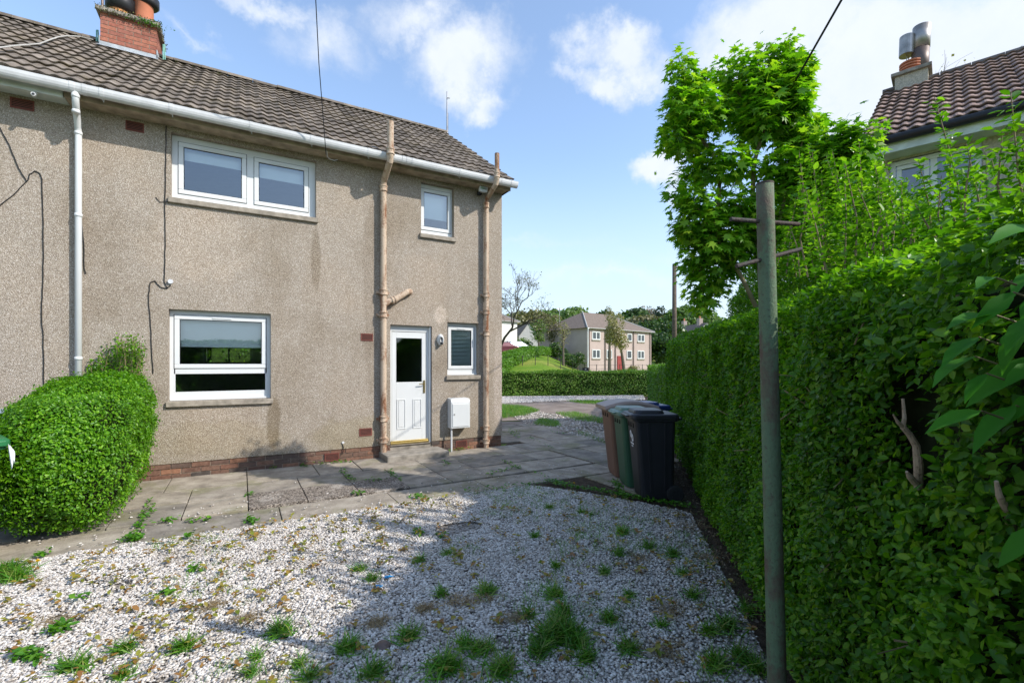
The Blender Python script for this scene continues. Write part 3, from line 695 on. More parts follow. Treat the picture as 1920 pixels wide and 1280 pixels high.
def build_roof_trim():
    b = MB()   # back slope, roof boards and verge
    b.add([(XL, 11.28, 7.50), (4.50, 11.28, 7.50), (4.50, 14.8, 5.05), (XL, 14.8, 5.05)], [(0, 1, 2, 3)])
    b.add([(XL, 7.84, 5.115), (4.49, 7.84, 5.115), (4.49, 11.28, 7.49), (XL, 11.28, 7.49)], [(0, 1, 2, 3)])
    obj('roof_back_slope', b, MT['tile_f'], house)
    r = MB(); x = XL
    while x < 4.5:
        x1 = min(x+.45, 4.53); n = 8; j = random.uniform(-.008, .008)
        pts = [(math.cos(math.pi*k/n)*.125, math.sin(math.pi*k/n)*.095) for k in range(n+1)]
        vs = [(x, 11.28+p[0], 7.515+j+p[1]) for p in pts]+[(x1-.006, 11.28+p[0]*.97, 7.515+j+p[1]*.97) for p in pts]
        r.add(vs, [(i, i+1, i+n+2, i+n+1) for i in range(n)]+[tuple(range(n+1))]+[tuple(range(n+1, 2*n+2))[::-1]]); x += .45
    obj('ridge_tiles', r, MT['tile'], house)
    # mossy growth along the ridge
    P = np.stack([RS.uniform(XL, 4.4, 1500), RS.uniform(-.16, .02, 1500), np.zeros(1500)], 1); P[:, 1] += 11.28; P[:, 2] = 7.53-(11.28-P[:, 1])*.65+.06*RS.rand(1500)
    k = RS.rand(1500) < .5+.5*np.sign(lumps(P, 1, 1.2, 5)); P = P[k]
    leaves('ridge_moss', P, rnd_dirs(len(P), 1.5), rnd_dirs(len(P)), RS.uniform(.02, .05, len(P)), MT['moss'], house, T_CLUMP)
    vg = MB()
    for s_ in (0,):
        vg.add([(4.50, 7.76, 5.08), (4.50, 11.28, 7.50), (4.50, 11.28, 7.43), (4.50, 7.76, 5.0)], [(0, 1, 2, 3)])
        vg.add([(XR, 7.8, 5.03), (4.50, 7.76, 5.0), (4.50, 11.28, 7.43), (XR, 11.28, 7.43)], [(0, 1, 2, 3)])
    obj('verge', vg, MT['mortar'], house)
    s = MB(); s.box(-1.93, 4.48, 7.885, Y0-.001, ZS-.018, ZS); s.box(-1.93, 4.49, 7.86, 7.883, ZS-.03, ZS+.05)
    obj('soffit_board', s, MT['beige'], house)
    s = MB(); s.box(XL, -1.935, 7.885, Y0-.001, ZS-.018, ZS); s.box(XL, -1.935, 7.85, 7.883, ZS-.05, ZS+.13)
    obj('painted_soffit', s, MT['whitewood'], house)
    s = MB(); s.box(-1.93, 4.49, 7.865, 7.884, ZS+.05, ZS+.14); s.box(4.447, 4.49, 7.886, Y0+.1, ZS-.02, ZS+.12); obj('fascia', s, MT['dark'], house)
    g = MB(); n = 10; cy = 7.745; zr = 5.088
    sec = [(-.068*math.cos(math.pi*k/n), -.105*math.sin(math.pi*k/n)**.9 if 0 < k < n else 0) for k in range(n+1)]
    ins = [(a*.93, b_*.95+.004) for a, b_ in sec]
    def run(xa, xb, m, gscale=1.0, dz=0.0):
        o_ = [(xa, cy+a*gscale, zr+dz+c*gscale) for a, c in sec]+[(xb, cy+a*gscale, zr+dz+c*gscale) for a, c in sec]
        m.add(o_, [(i, i+1, i+n+2, i+n+1) for i in range(n)])
        if gscale == 1.0: m.add([(xa, cy+a, zr+c) for a, c in ins]+[(xb, cy+a, zr+c) for a, c in ins], [(i, i+n+1, i+n+2, i+1) for i in range(n)])
        m.add([(xb, cy+a*gscale, zr+dz+c*gscale) for a, c in sec], [tuple(range(n+1))]); m.add([(xa, cy+a*gscale, zr+dz+c*gscale) for a, c in sec], [tuple(range(n+1))[::-1]])
    run(XL, 4.56, g)
    for px in (137, 160, 192, 322, 471, 584, 691, 737, 755, 763, 773, 862, 940, 958):
        xx = wl(px, 250, cy)[0]; run(xx-.022, xx+.022, g, 1.07, .003)
    obj('gutter', g, MT['gutter'], house)
    for px in (192, 322, 471, 584, 691, 862): xx = wl(px, 250, cy)[0]; c = MB(); c.tube([(xx, cy-.02, zr-.10), (xx+.01, cy+.02, zr-.135), (xx, cy+.1, zr-.06)], .004, 5); obj('gutter_clip', c, MT['whitep'], house)
    # white downpipe
    xp = wl(147, 400, Y0-.07)[0]; d = MB()
    d.tube([(xp+.045, cy, zr-.09), (xp+.045, cy, zr-.17), (xp+.035, cy+.06, zr-.25), (xp, Y0-.09, zr-.40), (xp, Y0-.07, zr-.50), (xp, Y0-.07, .03)], .036, 14)
    for z in (zr-.14, zr-.30, zr-.48, 3.55, 1.70): d.lathe([(.041, -.02), (.043, 0), (.041, .02)], (xp if z < 4.7 else (xp+.03 if z < 4.85 else xp+.045), Y0-.07 if z < 4.7 else (cy+.08 if z < 4.85 else cy), z), 14)
    obj('downpipe', d, MT['white'], house, smooth=True)
build_roof_trim()

def soil_pipe(X_, r, ztop, zb, zt, collars, mat):
    yo, yi = 7.61, Y0-.085
    m = MB()
    m.tube([(X_, yo, ztop), (X_, yo, zb+.02), (X_, yo+.03, zb-.05), (X_, yi-.04, zt+.07), (X_, yi, zt-.01), (X_, yi, .0)], r, 16)
    def coll(y, z, k=1.0): m.lathe([(r*1.02, -.055), (r*1.32*k, -.045), (r*1.32*k, -.03), (r*1.18, -.02), (r*1.18, .02), (r*1.36*k, .03), (r*1.36*k, .05), (r*1.02, .055)], (X_, y, z), 16)
    coll(yo, zb+.09); coll(yi, zt-.06)
    for z in collars: coll(yi, z, 1.04)
    for z in collars: m.box(X_-r*2.1, X_+r*2.1, yi+.03, Y0-.002, z-.02, z+.02)
    return obj('soil_pipe', m, mat, house, smooth=False), m
p1, _ = soil_pipe(2.095, .051, 5.57, 4.99, 4.68, [wl(719, 590, 8.04)[1], wl(719, 785, 8.04)[1], wl(719, 825, 8.04)[1], wl(719, 548, 8.04)[1]], MT['pipe'])
p2, _ = soil_pipe(4.06, .044, 5.49, 5.0, 4.72, [wl(912, 553, 8.04)[1], wl(912, 585, 8.04)[1], wl(912, 802, 8.04)[1], wl(912, 827, 8.04)[1], wl(912, 625, 8.04)[1]], MT['pipe'])
def branch():
    zc = wl(735, 565, 8.04)[1]; xe, ze = wl(768, 547, 8.05)
    m = MB(); m.tube([(2.095, 8.045, zc-.07), (2.19, 8.04, zc+.0), (2.30, 8.04, zc+.04), (xe-.05, 8.05, ze-.01), (xe, 8.06, ze+.0), (xe+.02, 8.12, ze+.01)], [.05, .05, .052, .05, .056, .058], 14)
    for f_ in (.30, .37): pass
    m.tube([(2.235, 8.04, zc+.014), (2.262, 8.04, zc+.024)], .066, 14); m.tube([(2.285, 8.04, zc+.033), (2.305, 8.04, zc+.04)], .064, 14)
    obj('waste_branch', m, MT['pipe'], p1)
branch()

def build_chimney():
    x0, x1, y0, y1 = -2.2, -1.39, 10.95, 11.68; zb, zt = 7.2, 7.93
    br = MB(); mo = MB(); mo.box(x0+.006, x1-.006, y0+.006, y1-.006, zb, zt-.002)
    r = 0; z = zb
    while z < zt-.03:
        z1 = min(z+.064, zt)
        x = x0-(.118 if r % 2 else 0)
        while x < x1-.01:
            a = max(x, x0); b = min(x+.225, x1)
            if b-a > .03: br.box(a, b, y0, y0+.08, z, z1)
            x += .236
        y = y0+.085-(.1 if r % 2 else 0)
        while y < y1-.01:
            a = max(y, y0+.085); b = min(y+.225, y1)
            if b-a > .03: br.box(x1-.08, x1, a, b, z, z1); br.box(x0, x0+.08, a, b, z, z1)
            y += .236
        z += .075; r += 1
    ch = obj('chimney', br, MT['chimbrick'], house); obj('chimney_mortar', mo, MT['mortar'], ch)
    c = MB(); c.box(x0-.06, x1+.06, y0-.07, y1+.06, zt, zt+.075); cp = obj('chimney_cap', c, MT['concrete'], ch, bevel=.015)
    P = np.stack([RS.uniform(x0-.06, x1+.07, 1100), RS.uniform(y0-.08, y0-.03, 1100), RS.uniform(zt-.015, zt+.10, 1100)], 1)
    Q = np.stack([RS.uniform(x1+.05, x1+.08, 350), RS.uniform(y0-.07, y1, 350), RS.uniform(zt-.05, zt+.09, 350)], 1)
    leaves('cap_moss', np.r_[P[:600], Q[:110]], rnd_dirs(710, .5), rnd_dirs(710), RS.uniform(.012, .032, 710), MT['moss'], ch, T_CLUMP)
    Q = np.stack([RS.normal(x1-.12, .13, 160), RS.uniform(y0-.10, y0-.05, 160), RS.normal(zt+.01, .03, 160)], 1)
    leaves('cap_weeds', Q, rnd_dirs(160, .5), rnd_dirs(160), RS.uniform(.02, .04, 160), MT['l_weed'], ch)
    for (px, mt, rad) in ((225, 'terracotta2', .165), (270.5, 'terracotta', .150)):
        q = ray(px); d = 11.28/q[1]; xx = q[0]*d
        m = MB(); m.lathe([(rad*1.08, 0), (rad*1.05, .04), (rad, .08), (rad*.97, .5), (rad*1.1, .52), (rad*1.1, .58), (rad*.85, .58)], (xx, 11.28, zt+.06), 24)
        pt = obj('chimney_pot', m, MT[mt], ch, smooth=True)
        if px < 250: m = MB(); m.lathe([(rad*1.02, .20), (rad*1.38, .24), (rad*1.42, .42), (rad*1.2, .50), (rad*.3, .56)], (xx+.01, 11.28, zt+.06), 22); obj('pot_cowl', m, MT['blackp'], ch, smooth=True)
        else: m = MB(); m.lathe([(rad*1.02, .46), (rad*1.25, .50), (rad*1.25, .62), (rad*.3, .68)], (xx+.05, 11.28, zt+.06), 22); obj('pot_cowl', m, MT['blackp'], ch, smooth=True)
    f = MB(); f.box(x0-.01, x1+.02, y0-.018, y0-.002, 7.27, 7.40); f.box(x1+.002, x1+.016, y0-.018, y1, 7.28, 7.50); f.box(x0-.02, x0-.004, y0, y1, 7.28, 7.5); f.add([(x0-.03, y0-.20, 7.235), (x1+.04, y0-.20, 7.235), (x1+.04, y0-.01, 7.345), (x0-.03, y0-.01, 7.345)], [(0, 1, 2, 3)])
    obj('lead_flashing', f, MT['lead'], ch)
    m = MB(); m.tube([(x0+.02, y0+.05, zt+.05), (x0+.02, y0+.05, zt+.9)], .02, 8); obj('aerial_stub', m, MT['steel_b'], ch)
    s = MB(); q = ray(182); 
    for px, py0, py1 in ((181, 83, 57), (306, 107, 84)):
        s = MB(); q = ray(px); d = 11.1/q[1]; s.tube([(q[0]*d, 11.1, 7.38), (q[0]*d, 11.1, EYE+(682-py1)/880*d), (q[0]*d+.02, 11.1, EYE+(682-py1)/880*d+.01), (q[0]*d+.03, 11.1, 7.4)], .011, 6); obj('ridge_clip', s, simple('verdigris_metal', (.20, .42, .36), .6), ch)
build_chimney()
def fittings():
    def vent(px, py, w_, h_, name='air_vent', y=Y0, label=None):
        x, z = wl(px, py); m = MB(); frame_bars(m, x-w_/2, x+w_/2, z-h_/2, z+h_/2, .014, y-.010, y-.001)
        n = int(h_/.024)
        for k in range(n): zz = z-h_/2+.02+k*(h_-.03)/n; m.box(x-w_/2+.012, x+w_/2-.012, y-.007, y-.002, zz, zz+.008)
        vo = obj(name, m, MT['vent'], house)
        m = MB(); m.box(x-w_/2+.01, x+w_/2-.01, y-.004, y-.0012, z-h_/2+.01, z+h_/2-.01); obj('vent_slots', m, MT['dark'], vo)
    vent(42, 196, .22, .13); vent(253, 238, .20, .13); vent(688, 632, .20, .125); vent(685.5, 809.5, .21, .13)
    vent(622.5, 856.5, .225, .13, y=Y0+.012); vent(865.5, 832, .225, .13, y=Y0+.012)
    # gas meter box
    yb = 7.95; xa, zt = wl(846, 752, yb); xb, z0 = wl(881.5, 801, yb); zt = 1.0
    m = MB(); m.prism([(xa, yb), (xb, yb), (xb, Y0-.002), (xa, Y0-.002)], z0, zt-.07); m.add([(xa, yb, zt-.07), (xb, yb, zt-.07), (xb, Y0-.002, zt), (xa, Y0-.002, zt), (xa, yb+.03, zt-.012), (xb, yb+.03, zt-.012), (xa, Y0-.002, zt-.07), (xb, Y0-.002, zt-.07)], [(0, 1, 5, 4), (4, 5, 2, 3), (0, 4, 3, 6), (1, 7, 2, 5)])
    mbx = obj('meter_box', m, MT['whitep'], house, bevel=.008)
    m = MB(); m.box(xa+.025, xb-.025, yb-.010, yb-.001, z0+.03, zt-.10); obj('meter_box_door', m, MT['white'], mbx, bevel=.006)
    m = MB(); m.lathe([(.012, 0), (.012, .01)], (xa+.06, yb-.014, (z0+zt)/2-.02), 8); obj('meter_box_latch', m, MT['seal'], mbx)
    m = MB(); xx = xa-.0; m.tube([(xa+.03, yb+.06, z0), (xa+.03, yb+.06, .02)], .017, 10); obj('gas_conduit', m, MT['gutter'], house)
    # bulkhead light
    x, z = wl(825, 637); m = MB(); n = 20
    for rr, dy in ((1.0, 0), (1.0, .035), (.86, .06), (.5, .075)):
        for k in range(n):
            a = 2*math.pi*k/n; m.v.append((x+.062*rr*math.cos(a), Y0-.002-dy, z+.105*rr*math.sin(a)))
    for i in range(3):
        for k in range(n): m.f.append((i*n+k, (i+1)*n+k, (i+1)*n+(k+1) % n, i*n+(k+1) % n))
    m.f.append(tuple(3*n+k for k in range(n)))
    bl = obj('wall_light', m, MT['whitep'], house, smooth=True)
    m = MB(); m.lathe([(.024, -.02), (.028, 0), (.02, .02)], (x+.005, Y0-.075, z-.065), 12); obj('light_sensor', m, MT['seal'], bl)
    # floodlight under the eave
    x, z = wl(903, 357, 8.0); m = MB(); m.add([(x-.085, 7.93, z-.05), (x+.085, 7.93, z-.05), (x+.085, 7.90, z+.045), (x-.085, 7.90, z+.045), (x-.05, 8.05, z-.03), (x+.05, 8.05, z-.03), (x+.05, 8.05, z+.04), (x-.05, 8.05, z+.04)],
        [(0, 1, 2, 3), (5, 4, 7, 6), (1, 5, 6, 2), (4, 0, 3, 7), (3, 2, 6, 7), (4, 5, 1, 0)])
    fl = obj('floodlight', m, MT['whitep'], house, bevel=.006)
    m = MB(); m.add([(x-.07, 7.9285, z-.038), (x+.07, 7.9285, z-.038), (x+.07, 7.9, z+.034), (x-.07, 7.9, z+.034)], [(0, 1, 2, 3)]); obj('floodlight_lens', m, MT['glass'], fl)
    m = MB(); m.box(x-.03, x+.03, 8.05, Y0-.002, z-.06, z+.02); m.lathe([(.03, -.03), (.034, 0), (.02, .03)], (x-.05, 8.02, z-.05), 10); obj('floodlight_bracket', m, MT['seal'], fl)
    # small camera on the painted soffit
    x, z = wl(63, 178, 7.83); m = MB(); m.tube([(x, 7.849, z), (x+.01, 7.78, z-.01)], .022, 14); m.lathe([(.028, -.012), (.028, .012)], (x, 7.845, z+.02), 12); cm = obj('wall_camera', m, MT['whitep'], house)
    m = MB(); m.tube([(x+.0102, 7.7798, z-.01), (x+.011, 7.777, z-.0102)], .014, 12); obj('camera_lens', m, MT['seal'], cm)
    # cables clipped to the roughcast
    def run(name, pts, r=.006, Y=Y0-.008, mt='cable'):
        P = [(*[wl(a, b, Y)[0]], Y, wl(a, b, Y)[1]) for a, b in pts]; Q = []
        for i in range(len(P)-1):
            for k in range(4):
                t = k/4; Q.append(tuple(P[i][j]*(1-t)+P[i+1][j]*t+(random.uniform(-.004, .004) if j != 1 else 0) for j in range(3)))
        Q.append(P[-1]); m = MB(); m.tube(Q, r, 6); obj(name, m, MT[mt], house)
    run('wall_cable', [(311, 236), (311, 300), (309, 375), (310, 450), (309, 500), (308, 528), (314, 541), (320, 534)])
    run('wall_cable', [(320, 535), (311, 541), (300, 538), (290, 526), (281, 530), (278, 560), (282, 600), (284, 650), (287, 700)])
    run('wall_cable', [(292, 370), (300, 379), (316, 378), (340, 381), (420, 391), (560, 411)], .004)
    run('wall_cable', [(-10, 222), (18, 275), (35, 315), (50, 340), (28, 362), (-5, 390)])
    run('wall_cable', [(50, 341), (56, 327), (66, 321), (76, 326), (79, 340), (81, 420), (81, 500), (79, 560), (77, 590), (81, 630), (82, 700), (82, 760)])
    run('wall_cable', [(151, 400), (156, 440), (158, 505), (161, 513)], .006)
    run('wall_cable', [(643, 833), (644, 842), (641, 852)], .006, Y0-.012)
    x, z = wl(320, 528); m = MB(); m.tube([(x, Y0-.002, z), (x, Y0-.03, z)], .032, 12); obj('cable_hook_plate', m, MT['gutter'], house)
    x, z = wl(643, 829); m = MB(); m.tube([(x, Y0-.002, z), (x, Y0-.02, z)], .02, 10); obj('cable_hook_plate', m, MT['gutter'], house)
    # cable lying on the roof tiles
    pts = []
    for px, py in ((-30, 99), (0, 94), (30, 90), (55, 88), (75, 86), (95, 78), (110, 73), (125, 71), (150, 72), (175, 78)):
        q = ray(px); k = 2.41/3.5; # ray meets the roof plane z = 5.17 + (Y-7.76)*k
        s_ = (682-py)/880; d = (5.185-7.76*k-EYE)/(s_-q[1]*k); pts.append((q[0]*d, q[1]*d, EYE+s_*d+.03))
    m = MB(); m.tube(pts, .009, 6); obj('roof_cable', m, MT['cablew'], house)
    # aerial mast behind the ridge end
    q = ray(838); d = 11.45/q[1]; m = MB(); zt = EYE+(682-172)/880*d
    m.tube([(q[0]*d, 11.45, 7.3), (q[0]*d, 11.45, zt)], [.02, .011], 8); m.tube([(q[0]*d-.02, 11.43, zt-.18), (q[0]*d+.06, 11.40, zt-.18)], .012, 6); m.tube([(q[0]*d+.03, 11.45, 7.4), (q[0]*d+.03, 11.45, zt-.55)], .008, 6)
    obj('aerial_mast', m, MT['steel'], house)
    # loose wire loop under the gutter
    x, z = wl(612, 292, 7.86); m = MB(); m.tube([(x, 7.80, z+.05), (x+.01, 7.84, z-.02), (x+.05, 7.86, z-.045), (x+.12, 7.87, z-.05), (x+.17, 7.87, z-.02)], .005, 6); obj('loose_wire', m, MT['cablew'], house)
fittings()

# overhead wires ------------------------------------------------------
def wire(name, label, pts, r, mat='cable', sag=0.0):
    P = []
    for i in range(len(pts)-1):
        a, b = Vector(pts[i]), Vector(pts[i+1])
        for k in range(12): t = k/12; p = a.lerp(b, t); p.z -= sag*4*t*(1-t); P.append(p)
    P.append(Vector(pts[-1])); m = MB(); m.tube(P, r, 6)
    return tag(obj(name, m, MT[mat]), label, 'cable')
x, z = wl(611, 291, 7.72)
wire('overhead_cable', 'thin black overhead cable running up from the white gutter into the sky', [(x, 7.70, z), at(598, 120, 6.6), at(592, 0, 6.0), at(580, -700, 4.4)], .006)
wire('overhead_cable', 'thick black overhead cable crossing the sky above the leafy sycamore', [at(1267, 499, 30), at(1283, 490, 24), at(1306, 466, 19.4), at(1500, 137, 4.6), at(1578, 0, 3.9), at(1800, -420, 2.9)], .0095)

# ------------------------------------------------------------------ clothes pole
def clothes_pole():
    b = at(1460, 1399, 1.98); t = at(1434, 345, 1.90); b = (b[0], b[1], 0.0)
    po = thing('clothes_pole', 'leaning green painted steel clothes pole with two rusty crossbars', 'pole', b)
    m = MB(); n = 16; B, T_ = Vector(b), Vector(t)
    m.tube([B.lerp(T_, k/n) for k in range(n+1)], [.037-.0045*k/n for k in range(n+1)], 28); obj('pole_shaft', m, MT['pole'], po, smooth=True)
    m = MB(); m.tube([T_-Vector((0, 0, .004)), T_+Vector((0, 0, .003))], .0330, 24); obj('pole_cap', m, MT['rod'], po)
    for (a, c) in (((1370, 411, 1.86), (1498, 420.5, 1.96)), ((1381, 499, 1.86), (1502, 467, 1.98))):
        m = MB(); A, C_ = Vector(at(*a)), Vector(at(*c)); m.tube([A, A.lerp(C_, .5), C_], .0085, 10); obj('crossbar', m, MT['rod'], po)
clothes_pole()

# ------------------------------------------------------------------ wheelie bins
def ring_poly(wx, dy, c=.05, n=3):
    pts = []
    for sx, sy, a0 in ((1, 1, 0), (-1, 1, 90), (-1, -1, 180), (1, -1, 270)):
        for k in range(n+1):
            a = math.radians(a0+90*k/n); pts.append((sx*(wx/2-c)+c*math.cos(a), sy*(dy/2-c)+c*math.sin(a)))
    return pts
def loft(m, secs):
    n = len(secs[0][0]); o_ = len(m.v)
    for poly, z, yo in secs:
        for p in poly: m.v.append((p[0], p[1]+yo, z))
    for i in range(len(secs)-1):
        for k in range(n): a = o_+i*n+k; b = o_+i*n+(k+1) % n; m.f.append((a, b, b+n, a+n))
    m.f.append(tuple(o_+k for k in range(n))[::-1]); m.f.append(tuple(o_+(len(secs)-1)*n+k for k in range(n)))
def wheelie_bin(label, loc, rz, body, lid, name='wheelie_bin', h=1.0, domed=False, logo=False, strap=False, group=None, w_=.58, dp=.72):
    t = thing(name, label, 'bin', loc, group, rz)     # front looks along -Y of its own frame
    m = MB(); loft(m, [(ring_poly(w_*.78, dp*.66, .05), .03, .03), (ring_poly(w_*.80, dp*.70, .05), .10, .03), (ring_poly(w_*.90, dp*.86, .05), h*.93, 0), (ring_poly(w_*.90, dp*.86, .05), h*.95, 0), (ring_poly(w_, dp*.97, .05), h*.955, 0), (ring_poly(w_, dp*.97, .05), h, 0)])
    obj('body', m, MT[body], t, local=True, bevel=.004)
    for k in (-1, 0, 1): m = MB(); m.box(k*.22*w_-.016, k*.22*w_+.016, -dp*.43-.003, -dp*.41, h*.90-.035, h*.90+.02); obj('comb_slot', m, MT['dark'], t, local=True)
    for sx in (-1, 1):
        for yy in (-.17*dp, .19*dp): m = MB(); m.add([(sx*w_*.452, yy-.012, h*.93), (sx*w_*.452, yy+.012, h*.93), (sx*w_*.402, yy*.8+.04, .12), (sx*w_*.402, yy*.8+.016, .12), (sx*(w_*.452+.012), yy-.008, h*.93), (sx*(w_*.452+.012), yy+.008, h*.93), (sx*(w_*.402+.012), yy*.8+.036, .12), (sx*(w_*.402+.012), yy*.8+.02, .12)],
            [(4, 5, 6, 7), (0, 4, 7, 3), (1, 2, 6, 5), (0, 1, 5, 4)]); obj('side_rib', m, MT[body], t, local=True)
    m = MB()
    if domed:
        n = 10; secs = []
        for k in range(n+1):
            y = -dp*.53+dp*1.04*k/n; z = h+.015+.085*math.sin(math.pi*(k/n*.92+.04)); secs.append((y, z))
        vs = []
        for y, z in secs:
            for x in (-w_*.53, -w_*.47, w_*.47, w_*.53): vs.append((x, y, z-(.03 if abs(x) > w_*.5 else 0)))
        for y, z in secs:
            for x in (-w_*.53, w_*.53): vs.append((x, y, h-.025))
        fs = []; q = 4*(n+1)
        for k in range(n):
            for j in range(3): a = k*4+j; fs.append((a, a+1, a+5, a+4))
            fs.append((k*4, k*4+4, q+(k+1)*2, q+k*2)); fs.append((k*4+4+3, k*4+3, q+k*2+1, q+(k+1)*2+1))
        fs.append((0, q, q+1, 3, 2, 1)); fs.append(tuple([4*n, 4*n+1, 4*n+2, 4*n+3, q+2*n+1, q+2*n]))
        m.add(vs, fs)
    else:
        loft(m, [(ring_poly(w_*1.06, dp*1.03, .06), h-.02, -.01), (ring_poly(w_*1.06, dp*1.03, .06), h+.025, -.01), (ring_poly(w_*.98, dp*.96, .06), h+.04, -.01)])
        loft(m, [(ring_poly(w_*.86, dp*.66, .07), h+.038, -.06), (ring_poly(w_*.80, dp*.60, .07), h+.075, -.06), (ring_poly(w_*.74, dp*.55, .07), h+.082, -.06)])
        m.box(-w_*.30, w_*.30, -dp*.535-.035, -dp*.50, h+.0, h+.02)
    lo = obj('lid', m, MT[lid], t, local=True, bevel=.008)
    m = MB(); m.tube([(-w_*.36, dp*.46, h-.03), (-w_*.36, dp*.56, h-.02), (w_*.36, dp*.56, h-.02), (w_*.36, dp*.46, h-.03)], .014, 8); obj('handle', m, MT[body], t, local=True)
    m = MB(); m.tube([(-w_*.44, dp*.40, .10), (w_*.44, dp*.40, .10)], .011, 8); obj('axle', m, MT['steel_b'], t, local=True)
    for sx in (-1, 1):
        m = MB(); m.tube([(sx*w_*.42, dp*.40, .10), (sx*w_*.43, dp*.40, .10), (sx*w_*.49, dp*.40, .10), (sx*w_*.50, dp*.40, .10)], [.088, .10, .10, .088], 24); wo = obj('wheel', m, MT['rubber'], t, local=True)
        m = MB(); m.tube([(sx*w_*.501, dp*.40, .10), (sx*w_*.508, dp*.40, .10)], .05, 16); obj('wheel_hub', m, MT['blackp'], wo, local=True)
    if logo:
        m = MB(); n = 20; a_s = math.atan2(dp*.08, h*.83)
        def disc(cx, cz, r0, r1):
            o_ = len(m.v)
            for r in (r0, r1):
                for k in range(n): a = 2*math.pi*k/n; z = cz+r*math.sin(a); m.v.append((cx+r*math.cos(a), -dp*(.35+.08*(z-.1)/(h*.83))+.026*(1-(z-.1)/(h*.83))-.006, z))
            for k in range(n): m.f.append((o_+k, o_+(k+1) % n, o_+n+(k+1) % n, o_+n+k))
        def strip(x0, x1, z0, z1): 
            f_ = lambda z: -dp*(.35+.08*(z-.1)/(h*.83))+.026*(1-(z-.1)/(h*.83))-.006
            m.add([(x0, f_(z0), z0), (x1, f_(z0), z0), (x1, f_(z1), z1), (x0, f_(z1), z1)], [(0, 1, 2, 3)])
        disc(-.028, .775, .018, .046); disc(.034, .735, .018, .048); disc(-.028, .775, .0, .008); disc(.034, .735, .0, .008)
        strip(-.075, .085, .655, .675); strip(-.035, .04, .625, .640)
        obj('council_logo', m, MT['ink'], t, local=True)
    if strap:
        m = MB()
        for dx, l_ in ((0, .22), (.05, .15), (.08, .19)):
            m.add([(w_*.50+dx*.1, -dp*.5+dx, h+.0), (w_*.50+dx*.1, -dp*.5+dx+.035, h), (w_*.54+dx*.3, -dp*.49+dx+.03, h-l_), (w_*.54+dx*.3, -dp*.49+dx-.005, h-l_+.02), (w_*.56+dx*.2, -dp*.5+dx+.015, h-l_*.5)], [(0, 1, 4), (4, 2, 3), (0, 4, 3), (1, 2, 4)])
        obj('torn_bag_strip', m, MT['bag'], t, local=True)
    return t
def place_bins():
    fa = math.radians(152); rz = fa+math.pi/2      # fronts look away from the hedge
    c0 = Vector((4.33, 4.13, 0)); step = Vector((math.cos(math.radians(61)), math.sin(math.radians(61)), 0))
    hx = lambda k, fx=0.0: (c0+Vector((math.cos(fa), math.sin(fa), 0))*fx+step*k)
    wheelie_bin('black wheelie bin with a white logo, nearest of the bins by the long hedge', hx(0, .0), rz-.04, 'bin_k', 'bin_k', logo=True, w_=.49, dp=.56, h=1.0)
    wheelie_bin('dark green wheelie bin standing just behind the black one with the logo', hx(.54, .04), rz+.02, 'bin_g', 'bin_gl', h=.98, w_=.49, dp=.56)
    wheelie_bin('brown wheelie bin with a curved pale brown lid beside the long hedge', hx(1.12, .0), rz+.02, 'bin_n', 'bin_nl', domed=True, h=1.01, w_=.58, dp=.74)
    wheelie_bin('blue lidded wheelie bin half hidden behind the brown bin and the hedge', hx(1.72, -.50), rz+.10, 'bin_b', 'bin_b', h=.95, w_=.49, dp=.56)
    a = gd(-42, 1032)
    wheelie_bin('bright green wheelie bin at the left photo edge with a torn white strip', (-2.02, 5.43, 0), math.radians(24), 'bin_bg', 'bin_bg', strap=True, h=1.0)
    wheelie_bin('navy blue wheelie bin behind the bright green one at the left edge', (-2.36, 6.62, 0), math.radians(6), 'navy', 'navy', h=.99)
    wheelie_bin('pinkish wheelie bin with a pale blue lid, hindmost at the left edge', (-2.52, 7.35, 0), math.radians(4), 'pinkb', 'bluegrey', h=1.04)
    m = MB(); m.lathe([(.001, 0), (.04, .0), (.045, .12), (.03, .2), (.012, .24), (.012, .27)], (0, 0, 0), 12)
    p = gd(1275, 900); o_ = obj('plastic_bottle', m, MT['bag']); o_.location = (4.98+.05, 3.72+.22, .16); tag(o_, 'pale plastic bottle caught between the black bin and the hedge', 'bottle')
place_bins()

